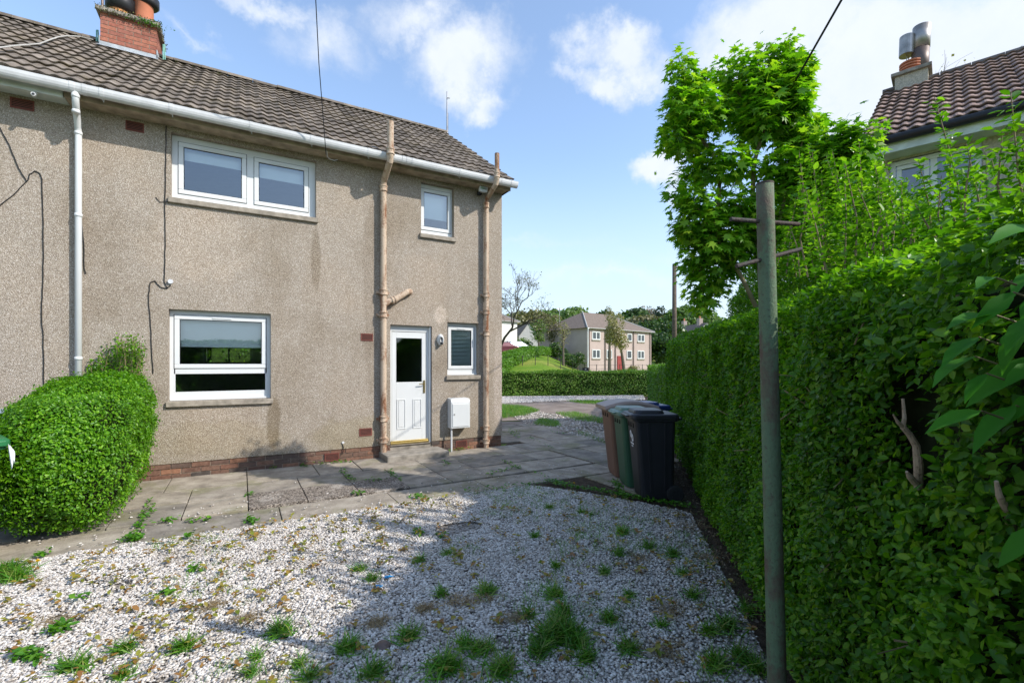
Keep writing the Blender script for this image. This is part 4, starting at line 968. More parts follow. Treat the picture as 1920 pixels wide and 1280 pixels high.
# ------------------------------------------------------------------ hedges
def hedge_core(name, c_pts, half, h, mat, parent, inset=.1, z0=.12):
    m = MB(); m.prism(c_pts, z0, h-inset); return obj(name, m, mat, parent)
def long_hedge():
    top = 1.93; s0, s1 = -6.5, 7.6; base = hp((s0+s1)/2, -.45)
    t = thing('privet_hedge', 'long tall clipped privet hedge running along the right side past the bins', 'hedge', (*base, 0))
    ht = lambda s: top+.02*np.sin(s*2.1)+.02*np.sin(s*5.3+1)+np.clip((s-2.5)*.03, 0, .12)
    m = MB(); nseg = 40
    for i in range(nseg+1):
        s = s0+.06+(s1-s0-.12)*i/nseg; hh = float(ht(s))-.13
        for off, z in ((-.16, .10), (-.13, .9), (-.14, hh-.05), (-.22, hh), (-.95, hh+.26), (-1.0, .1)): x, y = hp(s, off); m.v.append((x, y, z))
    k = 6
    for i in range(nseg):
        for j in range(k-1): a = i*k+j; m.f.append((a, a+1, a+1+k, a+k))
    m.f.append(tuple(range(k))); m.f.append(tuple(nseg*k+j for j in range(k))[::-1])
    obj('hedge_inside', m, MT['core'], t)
    # leaves: density and number fall off with distance from the viewer
    def emit(n, smin, smax, size):
        q = RS.rand(n); s = RS.uniform(smin, smax, n); u = RS.rand(n)
        front = u < .66
        z = np.where(front, RS.uniform(.02, 1, n)**.9*ht(s), ht(s)+.04*RS.rand(n))
        off = np.where(front, 0, -RS.rand(n)*1.0)
        z = np.where(~front, z+(-off)*.34, z)
        rd = np.where(front, np.clip((z-(ht(s)-.16))/.16, 0, 1)**2*.10, np.clip((.12+off)/.12, 0, 1)*.05)
        P = np.stack([H0[0]+HD[0]*s+HN[0]*off, H0[1]+HD[1]*s+HN[1]*off, z], 1)
        nrm = np.where(front[:, None], np.array([HN[0], HN[1], .25])[None], np.array([0, 0, 1.0])[None])
        dpt = np.abs(RS.normal(0, .055, n)); 
        disp = lumps(P, .055, 1.5, 21)+lumps(P, .025, 4.5, 22)-dpt-np.where(front, rd, 0)
        # the hedge swells a little towards its foot, and is thin and hollow around one dead branch
        disp += np.where(front, .05*(1-z/top), 0)
        hx_, hy_, hz_ = at(1715, 800, 1.47); dist = ((P[:, 0]-hx_)**2+(P[:, 1]-hy_)**2)/.17**2+((z-hz_)/.19)**2
        keep = (dist > 1) | (RS.rand(n) < .20); disp -= np.where(dist < 1, .10, 0)
        keep &= ~(front & (z < .14) & (RS.rand(n) < .5))
        gap = lumps(P, 1.0, 3.1, 33); keep &= ~((gap < -1.0) & front & (RS.rand(n) < .6))
        P = P+nrm*disp[:, None]; P = P[keep]; nrm = nrm[keep]; n2 = len(P)
        nn = unit(nrm*.75+RS.normal(0, .55, (n2, 3))+np.array([0, 0, .45])); U = unit(nrm*.7+RS.normal(0, .8, (n2, 3))+np.array([0, 0, .25]))
        return P, nn, U, RS.uniform(.6, 1.2, n2)*size
    A = [emit(62000, -2.2, .9, .036), emit(105000, .9, 4.0, .034), emit(70000, 4.0, s1, .037), emit(5000, s0, -2.2, .06)]
    P, nn, U, S = [np.concatenate([a[i] for a in A]) for i in range(4)]
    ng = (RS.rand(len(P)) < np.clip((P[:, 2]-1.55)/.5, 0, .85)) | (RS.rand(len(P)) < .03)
    leaves('sun_glow_leaves', P[ng]+np.array([0, 0, .012]), nn[ng], U[ng]+np.array([0, 0, .5]), S[ng]*1.05, MT['l_shoot'], t); P, nn, U, S = P[~ng], nn[~ng], U[~ng], S[~ng]  # young leaf colour, denser towards the top, stands in for the sunlit glow there
    # end face
    n = 5000; off = -RS.rand(n)*1.0; z = RS.rand(n)*2.0; Q = np.stack([H0[0]+HD[0]*s1+HN[0]*off, H0[1]+HD[1]*s1+HN[1]*off, z], 1); Q[:, :2] += HD*RS.normal(0, .05, (n, 1))
    leaves('hedge_leaves', np.r_[P, Q], np.r_[nn, rnd_dirs(n, .6)], np.r_[U, rnd_dirs(n, .3)], np.r_[S, RS.uniform(.03, .045, n)], MT['l_privet'], t)
    # bare twigs showing in gaps
    m = MB()
    for k in range(330):
        s = RS.uniform(-1.8, 4.2) if k < 280 else -.9+RS.normal(0, .12); z = RS.uniform(.1, 1.85) if k < 280 else RS.uniform(1.15, 1.6); o_ = RS.uniform(-.14, .0); x, y = hp(s, o_)
        d = unit(RS.normal(size=(1, 3))+np.array([[HN[0]*.4, HN[1]*.4, .5]]))[0]*RS.uniform(.08, .30); m.tube([(x-d[0]*.5, y-d[1]*.5, z-d[2]*.5), (x+RS.normal()*.01, y, z), (x+d[0]*.5, y+d[1]*.5, z+d[2]*.5)], [.0035, .003, .0015], 5)
    tag(obj('hedge_twigs', m, MT['twig'], t), kind='stuff')
    m = MB(); P_ = [at(1722, 930, 1.50), at(1722, 870, 1.45), at(1718, 835, 1.43), at(1706, 815, 1.42), at(1693, 800, 1.41)]
    m.tube(P_, [.012, .0125, .010, .009, .008], 9); m.tube([P_[-1], at(1696, 785, 1.40), at(1695, 770, 1.40), at(1693, 747, 1.40)], [.007, .006, .005, .004], 7); m.tube([P_[-1], at(1684, 792, 1.40), at(1675, 777, 1.39)], [.006, .005, .002], 7)
    m.tube([at(1716, 905, 1.46), at(1706, 893, 1.44), at(1700, 884, 1.43)], [.010, .009, .004], 8); obj('dead_branch', m, MT['deadwood'], t); m = MB()
    m.tube([at(1900, 1010, 1.16), at(1890, 960, 1.10), at(1874, 930, 1.07), at(1868, 902, 1.06)], [.010, .009, .007, .004], 8)
    obj('dead_branch', m, MT['deadwood'], t)
long_hedge()

def boxy_hedge(name, label, poly_pts, h, mat, lmat, n, size, seed, hj=.05, amp=.06, z_at=None, core=True):
    """hedge following a line of (x,y), width given by offset polygon"""
    (pts, wdt) = poly_pts; c = np.mean(np.array(pts), 0); zb = 0 if z_at is None else z_at(c[0], c[1])
    t = thing(name, label, 'hedge', (float(c[0]), float(c[1]), float(zb)))
    Ps, Ns = [], []
    m = MB(); L_ = [math.dist(pts[i], pts[i+1]) for i in range(len(pts)-1)]; tot = sum(L_)
    for i in range(len(pts)-1):
        a, b = np.array(pts[i]), np.array(pts[i+1]); d = (b-a)/L_[i]; nr = np.array([-d[1], d[0]])
        k = int(n*L_[i]/tot); s = RS.rand(k)*L_[i]; u = RS.rand(k); z0 = np.array([0 if z_at is None else z_at(*(a+d*q)) for q in (0, L_[i])])
        zg = z0[0]+(z0[1]-z0[0])*s/L_[i]
        f1 = u < .38; f2 = (u >= .38) & (u < .62); tp = u >= .62
        off = np.where(f1, wdt/2, np.where(f2, -wdt/2, RS.uniform(-.5, .5, k)*wdt)); z = np.where(tp, h, RS.rand(k)*h)
        P = np.stack([a[0]+d[0]*s+nr[0]*off, a[1]+d[1]*s+nr[1]*off, zg+z], 1)
        nrm = np.where(f1[:, None], np.array([nr[0], nr[1], .1]), np.where(f2[:, None], np.array([-nr[0], -nr[1], .1]), np.array([0, 0, 1.])))
        P = P+nrm*(lumps(P, amp, 1.3, seed)-np.abs(RS.normal(0, amp*.8, k)))[:, None]; Ps.append(P); Ns.append(nrm)
        e = .06; q0, q1 = a+d*e, b-d*0
        cs = [q0+nr*(wdt/2-.13), q1+nr*(wdt/2-.13), q1-nr*(wdt/2-.13), q0-nr*(wdt/2-.13)]
        zz = [z0[0], z0[1], z0[1], z0[0]]
        m.add([(p[0], p[1], q+.02) for p, q in zip(cs, zz)]+[(p[0], p[1], q+h-.12) for p, q in zip(cs, zz)], [(0, 3, 2, 1), (4, 5, 6, 7), (0, 1, 5, 4), (1, 2, 6, 5), (2, 3, 7, 6), (3, 0, 4, 7)])
    a, b = np.array(pts[-2]), np.array(pts[-1]); d = (b-a)/np.linalg.norm(b-a); nr = np.array([-d[1], d[0]])
    for e_, dd in ((np.array(pts[0]), -(np.array(pts[1])-np.array(pts[0]))/L_[0]), (b, d)):
        k = max(200, int(n*wdt/tot*.8)); nr = np.array([-dd[1], dd[0]]); off = RS.uniform(-.5, .5, k)*wdt; zg = 0 if z_at is None else z_at(*e_)
        P = np.stack([e_[0]+nr[0]*off, e_[1]+nr[1]*off, zg+RS.rand(k)*h], 1)+np.array([dd[0], dd[1], 0])*RS.normal(0, amp, (k, 1)); Ps.append(P); Ns.append(np.tile([dd[0], dd[1], .1], (k, 1)))
    P = np.concatenate(Ps); Nn = np.concatenate(Ns); k = len(P)
    obj('hedge_inside', m, MT['core_f'], t)
    leaves('hedge_leaves', P, unit(Nn*.8+RS.normal(0, .5, (k, 3))+np.array([0, 0, .3])), unit(Nn*.6+RS.normal(0, .8, (k, 3))+np.array([0, 0, .2])), RS.uniform(.6, 1.3, k)*size, MT[lmat], t)
    return t
boxy_hedge('clipped_hedge', 'low yellow green clipped hedge at the far end beyond the tall privet hedge', ([hp(8.0, -.55), hp(12, -.55), hp(17.6, -.55)], 1.1), 1.55, None, 'l_bright', 26000, .06, 4)
boxy_hedge('garden_hedge', 'low dark mixed hedge crossing the background behind the drive', ([(5.5, 23.95), (11.4, 21.0), (18.4, 17.6)], .9), 1.26, None, 'l_far', 42000, .065, 5, amp=.09)
p_ = [at(905, 690, 38), at(960, 690, 46), at(1000, 680, 54), at(1029, 670, 60)]
boxy_hedge('front_hedge', 'vivid green hedge climbing the bank in front of the parked cars', ([(p[0], p[1]) for p in p_], 2.2), .95, None, 'l_bright', 15000, .15, 6, amp=.10, z_at=hz)

def left_bush():
    t = thing('clipped_bush', 'rounded bright green clipped bush against the house wall beside the downpipe', 'bush', (-1.45, 6.95, 0))
    n = 64000; x0, x1, y0, y1, h = -1.98, -.98, 5.56, 8.02, 1.50
    V = unit(RS.normal(size=(n, 3))); V[:, 2] = np.abs(V[:, 2])*RS.choice([1, 1, 1, -.85], n); V = unit(V)
    # superellipsoid
    e = 4.2; k = (np.abs(V[:, 0])**e+np.abs(V[:, 1])**e+np.abs(V[:, 2])**e)**(-1/e); q = V*k[:, None]
    c = np.array([(x0+x1)/2, (y0+y1)/2, .765]); r = np.array([(x1-x0)/2, (y1-y0)/2, .755])
    P = c+q*r; P[:, 2] *= .86+.19*(P[:, 1]-y0)/(y1-y0)-.05*np.clip((-1.25-P[:, 0])/.7, 0, 1)
    # undercut foot, as in a bush clipped on a slope
    under = np.clip((.55-P[:, 2])/.55, 0, 1); P[:, 0] = c[0]+(P[:, 0]-c[0])*(1-.20*under); P[:, 1] = c[1]+(P[:, 1]-c[1])*(1-.10*under)
    nr = unit(q/r); P = P+nr*(lumps(P, .07, 1.6, 8)+lumps(P, .03, 5, 9)-np.abs(RS.normal(0, .04, n))+.07*RS.rand(n)*(RS.rand(n) < .12))[:, None]
    P = P[(P[:, 2] > .05) & ((lumps(P, 1, 4.5, 77) > -1.15) | (RS.rand(len(P)) < .45))]; nr = nr[:len(P)] if False else unit((P-c)/r**2)
    m = MB(); nlat, nlon = 16, 24
    for i in range(nlat+1):
        la = -math.pi/2+math.pi*i/nlat
        for j in range(nlon):
            lo = 2*math.pi*j/nlon; v = np.array([math.cos(la)*math.cos(lo), math.cos(la)*math.sin(lo), math.sin(la)]); k_ = (abs(v[0])**e+abs(v[1])**e+abs(v[2])**e)**(-1/e); p = c+v*k_*(r-.10); p[2] *= .84+.18*(p[1]-y0)/(y1-y0)-.05*min(1, max(0, (-1.25-p[0])/.7)); u_ = max(0, (.55-p[2])/.55); p[0] = c[0]+(p[0]-c[0])*(1-.22*u_); p[1] = c[1]+(p[1]-c[1])*(1-.12*u_); m.v.append(tuple(p))
    for i in range(nlat):
        for j in range(nlon): a = i*nlon+j; b = i*nlon+(j+1) % nlon; m.f.append((a, b, b+nlon, a+nlon))
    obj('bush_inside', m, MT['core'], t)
    k = len(P); leaves('bush_leaves', P, unit(nr*.9+RS.normal(0, .5, (k, 3))+np.array([0, 0, .35])), unit(nr*.5+RS.normal(0, .8, (k, 3))+np.array([0, 0, .3])), RS.uniform(.020, .038, k), MT['l_bush'], t)
    m = MB()
    for k in range(7): m = MB(); m.tube([(c[0]+RS.normal()*.08, 6.1+k*.26, -.02), (c[0]+RS.normal()*.08, 6.1+k*.26, .3)], .018, 6); obj('bush_stem', m, MT['bark'], t)
    # unclipped sprouts at the wall end
    Ps, Us = [], []; m = MB()
    for k in range(80):
        px = RS.uniform(170, 268); top = 622+28*abs((px-240)/40)**1.2+RS.uniform(0, 26); d = RS.uniform(6.0, 6.35); b = np.array(at(px+RS.normal()*6, 705, d)); e_ = np.array(at(px+RS.uniform(-12, 14), top, d))
        m.tube([tuple(b), tuple((b+e_)/2+RS.normal(0, .01, 3)), tuple(e_)], [.004, .003, .002], 5)
        for j in range(26): f_ = RS.rand()**.8; Ps.append(b+(e_-b)*f_+RS.normal(0, .02, 3)); Us.append((e_-b)*.6+RS.normal(0, .25, 3))
    obj('sprout_stems', m, MT['twig'], t); k = len(Ps); leaves('sprout_leaves', Ps, rnd_dirs(k, .6), Us, RS.uniform(.025, .045, k), MT['l_shoot'], t)
left_bush()

# ------------------------------------------------------------------ overgrown shrub and tall shoots behind the hedge
def shrub_back():
    t = thing('overgrown_privet', 'overgrown privet with tall upright shoots rising behind the clipped hedge', 'shrub', (*hp(1.5, -1.5), 0))
    # height of the mass as a function of distance along the hedge
    S_ = [-2.6, -1.2, -.6, -.2, .3, .9, 1.6, 2.4, 3.4, 4.6, 7.0]; Hh = [1.95, 1.95, 1.95, 2.0, 2.15, 2.45, 3.05, 3.8, 4.1, 3.3, 2.3]
    hf = lambda s: np.interp(s, S_, Hh)
    n = 180000; s = RS.uniform(-2.6, 6.0, n); off = -RS.uniform(.95, 2.2, n); u = RS.rand(n)
    z = 1.8+(hf(s)-1.8)*np.where(u < .25, 1-RS.rand(n)*.25, RS.rand(n))*np.clip(1-((off+1.4)/.9)**4, .3, 1)
    P = np.stack([H0[0]+HD[0]*s+HN[0]*off, H0[1]+HD[1]*s+HN[1]*off, z], 1); P[:, 2] += lumps(P, .22, 1.6, 12)*np.clip((P[:, 2]-1.9), 0, 1)+lumps(P, .05, 5, 15)
    k = lumps(P, 1.0, 3.0, 14) > -.75; P = P[k]; k = len(P)
    leaves('shrub_leaves', P, rnd_dirs(k, .8), rnd_dirs(k, .5), RS.uniform(.028, .052, k), MT['l_shoot'], t)
    m = MB(); 
    for i in range(30):
        a = hp(-2.6+i*.29, -.95); b = hp(-2.6+i*.29, -1.9); zt = float(hf(-2.6+i*.29))-.75; zt = 1.72
        for (x, y) in (a, b): m.v.append((x, y, .1)); m.v.append((x, y, zt))
    for i in range(29): o_ = i*4; m.f += [(o_, o_+1, o_+5, o_+4), (o_+1, o_+3, o_+7, o_+5), (o_+3, o_+2, o_+6, o_+7)]
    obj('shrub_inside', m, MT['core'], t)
    # tall shoots: (px, py of tip, px of foot, depth)
    sh = [(1752, 182, 1822, 2.15), (1722, 300, 1750, 2.2), (1690, 338, 1700, 2.4), (1782, 255, 1800, 2.0), (1812, 270, 1830, 1.9), (1895, 172, 1935, 1.7), (1860, 300, 1880, 1.8), (1840, 330, 1850, 1.9), (1915, 260, 1930, 1.7),
          (1733, 330, 1770, 2.2), (1665, 350, 1672, 2.6), (1640, 300, 1650, 2.8), (1610, 260, 1625, 2.9), (1585, 300, 1600, 2.9), (1560, 280, 1580, 3.0), (1540, 320, 1560, 3.0), (1515, 270, 1545, 3.1), (1500, 330, 1530, 3.0),
          (1600, 330, 1640, 2.8), (1650, 380, 1665, 2.5), (1700, 370, 1712, 2.3), (1765, 330, 1775, 2.0), (1880, 240, 1905, 1.75), (1795, 350, 1800, 1.9), (1575, 350, 1590, 2.7), (1530, 380, 1548, 2.7), (1480, 420, 1500, 2.8)]
    for k in range(42):
        px = RS.uniform(1480, 1925) if k < 30 else RS.uniform(1470, 1660); sh.append((px, (350 if px < 1650 or px > 1800 else 410)+RS.uniform(-40, 120)-(40 if px > 1800 else 0)-(30 if px < 1600 else 0), px+RS.normal(12, 26), RS.uniform(2.0, 3.6) if px < 1650 else RS.uniform(1.7, 2.4)))
    m = MB(); Ps, Us, Ns_ = [], [], []
    for (tx, ty, fx, d) in sh:
        d *= 1.22 if tx > 1650 else 1.15
        a = np.array(at(fx, 470 if tx > 1650 else 520, d)); b = np.array(at(tx, ty, d*1.02)); L_ = np.linalg.norm(b-a); mid = (a+b)/2+RS.normal(0, .02, 3)
        pts = [a, (a+mid)/2, mid, (mid+b)/2, b]; m.tube([tuple(p) for p in pts], [.005, .0045, .004, .003, .0015], 6)
        dr = (b-a)/L_; side = np.cross(dr, RS.normal(size=3)); side /= np.linalg.norm(side); ot = np.cross(dr, side); nn_ = int(L_/.021)
        for i in range(nn_):
            f_ = i/nn_; q = a+(b-a)*f_; ax = side if i % 2 else ot
            for sg in (1, -1):
                Ps.append(q+RS.normal(0, .004, 3)); Us.append(ax*sg+dr*RS.uniform(.3, 1.0)+RS.normal(0, .4, 3)); Ns_.append(dr+RS.normal(0, .35, 3)-ax*sg*.3)
                if RS.rand() < .55: Ps.append(q+ax*sg*.03+RS.normal(0, .015, 3)); Us.append(ax*sg+dr+RS.normal(0, .5, 3)); Ns_.append(dr+RS.normal(0, .5, 3))
    k = len(Ps); obj('shoot_stems', m, MT['twig'], t); leaves('shoot_leaves', Ps, Ns_, Us, RS.uniform(.026, .055, k), MT['l_shoot'], t)
shrub_back()

# ------------------------------------------------------------------ sycamore
def sycamore():
    b = at(1440, 690, 4.9); t = thing('sycamore_tree', 'young sycamore with lobed bright green leaves rising above the hedge', 'tree', (b[0], b[1], 0))
    root = Vector((b[0], b[1], 0)); fork = Vector(at(1430, 600, 4.9))
    tips = [(1272, 108, 6.3), (1262, 185, 6.2), (1250, 262, 6.2), (1258, 345, 6.3), (1270, 425, 6.2), (1322, 575, 6.4), (1310, 160, 6.6), (1352, 205, 6.2), (1345, 130, 6.8), (1385, 108, 6.6), (1420, 120, 6.3), (1440, 92, 6.8), (1482, 80, 6.6), (1500, 112, 6.4),
            (1478, 165, 6.2), (1432, 205, 6.0), (1490, 230, 6.8), (1530, 225, 6.5), (1335, 300, 6.0), (1395, 300, 5.9), (1450, 300, 6.2), (1310, 370, 6.1), (1365, 380, 6.0), (1420, 400, 6.2), (1335, 465, 6.1), (1380, 500, 6.2), (1300, 500, 6.5), (1440, 480, 6.5),
            (1515, 280, 6.3), (1560, 255, 6.2), (1590, 235, 6.0), (1640, 240, 5.8), (1555, 330, 6.3), (1505, 350, 6.4), (1290, 250, 6.7), (1370, 170, 6.9), (1395, 240, 6.9), (1300, 320, 6.9), (1340, 400, 7.0), (1350, 545, 6.6), (1285, 145, 6.6), (1465, 130, 7.0), (1605, 280, 5.9), (1495, 160, 6.4), (1488, 200, 6.4), (1510, 245, 6.4), (1480, 262, 6.4), (1532, 290, 6.4), (1570, 300, 6.4), (1590, 262, 6.2), (1622, 300, 6.2), (1545, 360, 6.3), (1580, 340, 6.3), (1400, 450, 6.4), (1460, 430, 6.4), (1440, 350, 6.4), (1500, 420, 6.4)]
    br = MB(); tr = MB(); tr.tube([root, root.lerp(fork, .5)+Vector((.02, .03, 0)), fork], [.045, .04, .035], 10)
    hubs = [Vector(at(1340, 440, 5.0)), Vector(at(1410, 400, 5.0)), Vector(at(1480, 330, 4.9)), Vector(at(1350, 310, 5.1)), Vector(at(1295, 240, 5.1)), Vector(at(1440, 220, 5.0)), Vector(at(1545, 330, 4.8))]
    par = [fork, fork, fork, hubs[0], hubs[3], hubs[1], hubs[2]]
    for h_, p in zip(hubs, par): br.tube([p, p.lerp(h_, .5)+Vector((RS.normal()*.05, RS.normal()*.05, .03)), h_], [.026, .021, .016], 8)
    Ps, Ns_, Us, Sz = [], [], [], []; young = []
    for tp in tips:
        dd_ = 5.1 if tp[0] <= 1410 else (5.0 if tp[0] < 1535 else 4.7); tp = (tp[0], tp[1], dd_+(tp[2]-6.4)*.5)
        T_ = Vector(at(*tp)); h_ = min(hubs, key=lambda q: (q-T_).length+max(0, q.z-T_.z)*1.5); mid = h_.lerp(T_, .5)+Vector((RS.normal()*.06, RS.normal()*.06, -.02)); br.tube([h_, mid, T_], [.016, .010, .004], 6)
        L_ = (T_-h_).length; nn_ = int(150+L_*120)
        for i in range(nn_):
            f_ = RS.rand()**.65; q = (h_.lerp(mid, f_*2) if f_ < .5 else mid.lerp(T_, f_*2-1)); r_ = .46*(1.25-f_*.85)*dd_/8.0
            q = np.array(q)+unit(RS.normal(size=(1, 3)))[0]*RS.rand()**.5*r_; Ps.append(q); out = q-np.array(h_.lerp(T_, f_)); out /= (np.linalg.norm(out)+1e-6)
            Us.append(out*.9+RS.normal(0, .45, 3)+np.array([0, 0, -.45])); Ns_.append(out*.45+RS.normal(0, .35, 3)+np.array([0, 0, .9])); Sz.append(RS.uniform(.09, .17)*(.75 if f_ > .9 else 1))
        # a few outlying sprays so the outline stays ragged
        for i in range(6):
            q = np.array(T_)+RS.normal(0, .06, 3)+np.array([0, 0, .04]); Ps.append(q); Us.append(RS.normal(0, 1, 3)+np.array([0, 0, .2])); Ns_.append(RS.normal(0, .4, 3)+np.array([0, 0, .8])); Sz.append(RS.uniform(.06, .11))
    obj('trunk', tr, MT['bark'], t, smooth=True); obj('branches', br, MT['bark_red'], t)
    leaves('crown', Ps, Ns_, Us, np.array(Sz)*.86, MT['l_syc'], t, T_MAPLE)
sycamore()

def elder():
    t = thing('elder_shoot', 'large smooth drooping leaves poking in at the right edge in front of the hedge', 'shrub', (*at(1960, 900, 1.0)[:2], 0))
    L_ = [((1845, 492), (1955, 430)), ((1738, 694), (1828, 668)), ((1775, 610), (1865, 590)), ((1833, 585), (1865, 520)), ((1840, 590), (1900, 548)), ((1843, 640), (1925, 600)), ((1826, 683), (1955, 668)), ((1760, 660), (1835, 632)), ((1880, 655), (1945, 590)), ((1808, 800), (1905, 760)), ((1885, 705), (1955, 680)), ((1872, 1022), (1955, 985)), ((1885, 770), (1960, 735)),
          ((1870, 560), (1950, 540)), ((1800, 720), (1850, 700)), ((1875, 470), (1960, 500)), ((1760, 745), (1840, 770))]
    Ps, Us, Ns_, Sz = [], [], [], []; m = MB()
    for (tip, base) in L_:
        d = RS.uniform(.90, 1.0); a = np.array(at(*base, d)); b = np.array(at(*tip, d-.02)); Ps.append(a); Us.append(b-a); Sz.append(np.linalg.norm(b-a)*1.02); vdir = a-np.array([0, 0, EYE]); vdir /= np.linalg.norm(vdir); Ns_.append(np.array([0, 0, 1.0])*.9-vdir*.75+RS.normal(0, .25, 3))
        e = np.array(at(base[0]+40, base[1]+14, d+.03)); m.tube([tuple(a), tuple((a+e)/2), tuple(e)], [.0018, .002, .0025], 5)
    m.tube([at(1960, 1500, 1.02), at(1965, 1100, 1.0), at(1955, 800, .98), at(1945, 560, .97), at(1950, 430, .97)], [.012, .010, .008, .006, .004], 8)
    obj('stem', m, MT['bark_red'], t); leaves('large_leaves', Ps, Ns_, Us, Sz, MT['l_elder'], t, T_LONG)
elder()

# ------------------------------------------------------------------ weeds, grass, dandelions
def weeds():
    tufts = [(523, 1193, 1.0), (20, 1077, 1.3), (133, 1262, .9), (343, 1222, .8), (233, 1225, .7), (767, 1200, .9), (650, 1222, .9), (833, 1259, 1.2), (900, 1228, .9), (940, 1265, 1.0), (1030, 1205, 1.3), (1065, 1200, 1.3), (1050, 1180, 1.1), (1053, 1155, .8), (1040, 1120, .8), (913, 1115, .8),
             (830, 1120, .6), (1143, 1168, .7), (1180, 1224, .8), (673, 1073, .6), (697, 1092, .6), (787, 1057, .6), (840, 1042, .5), (1167, 1003, .8), (1003, 1010, .5), (1030, 955, .5), (1217, 1030, .6), (1160, 1043, .6), (1133, 1077, .5), (1090, 965, .5), (1110, 970, .4), (1261, 1044, .7), (1343, 1254, .9),
             (1364, 1180, .9), (1300, 1122, .6), (1390, 1240, .8), (1330, 1190, .6), (1010, 1230, .8), (1100, 1240, .7), (1080, 1215, .8), (700, 1270, .8), (30, 1090, 1.0), (5, 1085, 1.0), (1043, 1067, .5), (1240, 1180, .5), (1280, 1080, .5), (1180, 1120, .4), (990, 1160, .5), (870, 1215, .7), (560, 1255, .5), (480, 1240, .4),
             (470, 1270, .5), (580, 1278, .6), (230, 1275, .5), (1420, 1262, .7), (1400, 1150, .6)]
    Ps, Us, Ns_, Sz = [], [], [], []
    for px, py, k in tufts:
        x, y = gd(px, py); n = int(230*k)
        for i in range(n):
            r = abs(RS.normal(0, .045*k)); a = RS.uniform(0, 6.28); Ps.append((x+r*math.cos(a)*1.3, y+r*math.sin(a), .012)); o_ = RS.uniform(.25, 1.0)
            Us.append((math.cos(a)*o_+RS.normal(0, .3), math.sin(a)*o_+RS.normal(0, .3), 1.0)); Ns_.append((math.cos(a)+RS.normal(0, .3), math.sin(a)+RS.normal(0, .3), .7)); Sz.append(RS.uniform(.05, .15)*(.5+.5*k))
    # fine scattered grass over the shaded gravel
    S_ = scatter(16000, vis, (-3, 5, 1, 5.3), GR); l = lumps(np.c_[S_, np.zeros(len(S_))], 1, 1.3, 40)+.5*((S_-H0) @ HN < 2.4); S_ = S_[l > .62]
    for p in S_:
        for j in range(4): a = RS.uniform(0, 6.28); Ps.append((p[0]+RS.normal(0, .012), p[1]+RS.normal(0, .012), .01)); Us.append((math.cos(a)*.6, math.sin(a)*.6, 1)); Ns_.append((math.cos(a), math.sin(a), .6)); Sz.append(RS.uniform(.025, .06))
    # grass on the far patches by the drive
    for poly, n, sz in (([gd(935, 786), gd(935, 760), gd(985, 763), gd(1012, 771), gd(990, 779)], 5200, .14), ([gd(1000, 797), gd(1012, 786), gd(1045, 790), gd(1052, 800), gd(1035, 802)], 1800, .11), ([gd(1040, 775), gd(1080, 774), gd(1142, 788), gd(1142, 796), gd(1080, 790)], 2400, .12),
                        ([gd(1060, 752), gd(1150, 752), gd(1150, 760), gd(1090, 757)], 2200, .14), ([gd(952, 805), gd(975, 808), gd(976, 822), gd(955, 814)], 260, .07), ([gd(1080, 806), gd(1142, 830), gd(1142, 838), gd(1085, 816)], 700, .08)):
        xs = [p[0] for p in poly]; ys = [p[1] for p in poly]; Q = np.stack([RS.uniform(min(xs), max(xs), n*3), RS.uniform(min(ys), max(ys), n*3)], 1); Q = Q[in_poly(Q, poly)][:n]
        for q in Q: a = RS.uniform(0, 6.28); Ps.append((q[0], q[1], .01)); Us.append((math.cos(a)*.5, math.sin(a)*.5, 1)); Ns_.append((math.cos(a), math.sin(a), .5)); Sz.append(RS.uniform(.5, 1.1)*sz)
    # low creeping growth and thicker grass in the shaded right half
    S_ = scatter(30000, vis, (-1, 4.8, 1, 4.9), GR); hd = (S_-H0) @ HN; l = lumps(np.c_[S_, np.zeros(len(S_))], 1, 1.9, 61)+np.clip(1.1-hd*.45, -.4, 1.0); S_ = S_[l > 1.05]
    for p in S_: a = RS.uniform(0, 6.28); Ps.append((p[0], p[1], .012)); Us.append((math.cos(a)*.8, math.sin(a)*.8, .8)); Ns_.append((math.cos(a), math.sin(a), .6)); Sz.append(RS.uniform(.025, .065))
    tag(leaves('grass', Ps, Ns_, Us, Sz, MT['l_grass'], None, T_BLADE), kind='stuff')
    # broad-leaved weeds in joints and along the edges
    lines = [((283, 942), (255, 1008), 90), ((290, 960), (262, 985), 40), ((225, 1018), (268, 1014), 60), ((298, 985), (330, 978), 40), ((352, 982), (398, 978), 40), ((462, 978), (478, 985), 70), ((463, 930), (470, 934), 20), ((640, 885), (662, 905), 60), ((725, 885), (750, 905), 45), ((690, 905), (725, 903), 25), ((885, 842), (838, 850), 50), ((945, 868), (975, 882), 40),
             ((915, 893), (965, 880), 50), ((665, 930), (680, 930), 25), ((770, 932), (800, 940), 50), ((785, 1005), (783, 1003), 30), ((825, 1010), (830, 1012), 25), ((1030, 905), (1060, 915), 110), ((1060, 915), (1140, 928), 150), ((1140, 928), (1200, 940), 160), ((1150, 905), (1165, 918), 80), ((870, 925), (1030, 908), 90), ((1200, 940), (1300, 955), 150), ((1160, 920), (1175, 940), 90),
             ((953, 812), (978, 826), 35), ((990, 820), (1040, 845), 30), ((1035, 812), (1060, 815), 20), ((565, 875), (575, 878), 25), ((595, 873), (660, 868), 50), ((513, 880), (516, 882), 12), ((310, 1118), (315, 1122), 25), ((117, 1185), (100, 1195), 60), ((30, 1235), (75, 1245), 90), ((353, 1010), (356, 1014), 25), ((150, 1130), (156, 1132), 16), ((830, 868), (845, 875), 30), ((985, 885), (1080, 915), 22), ((255, 1010), (245, 1022), 60), ((70, 1050), (90, 1040), 25), ((360, 1070), (370, 1078), 30)]
    Ps, Us, Ns_, Sz = [], [], [], []
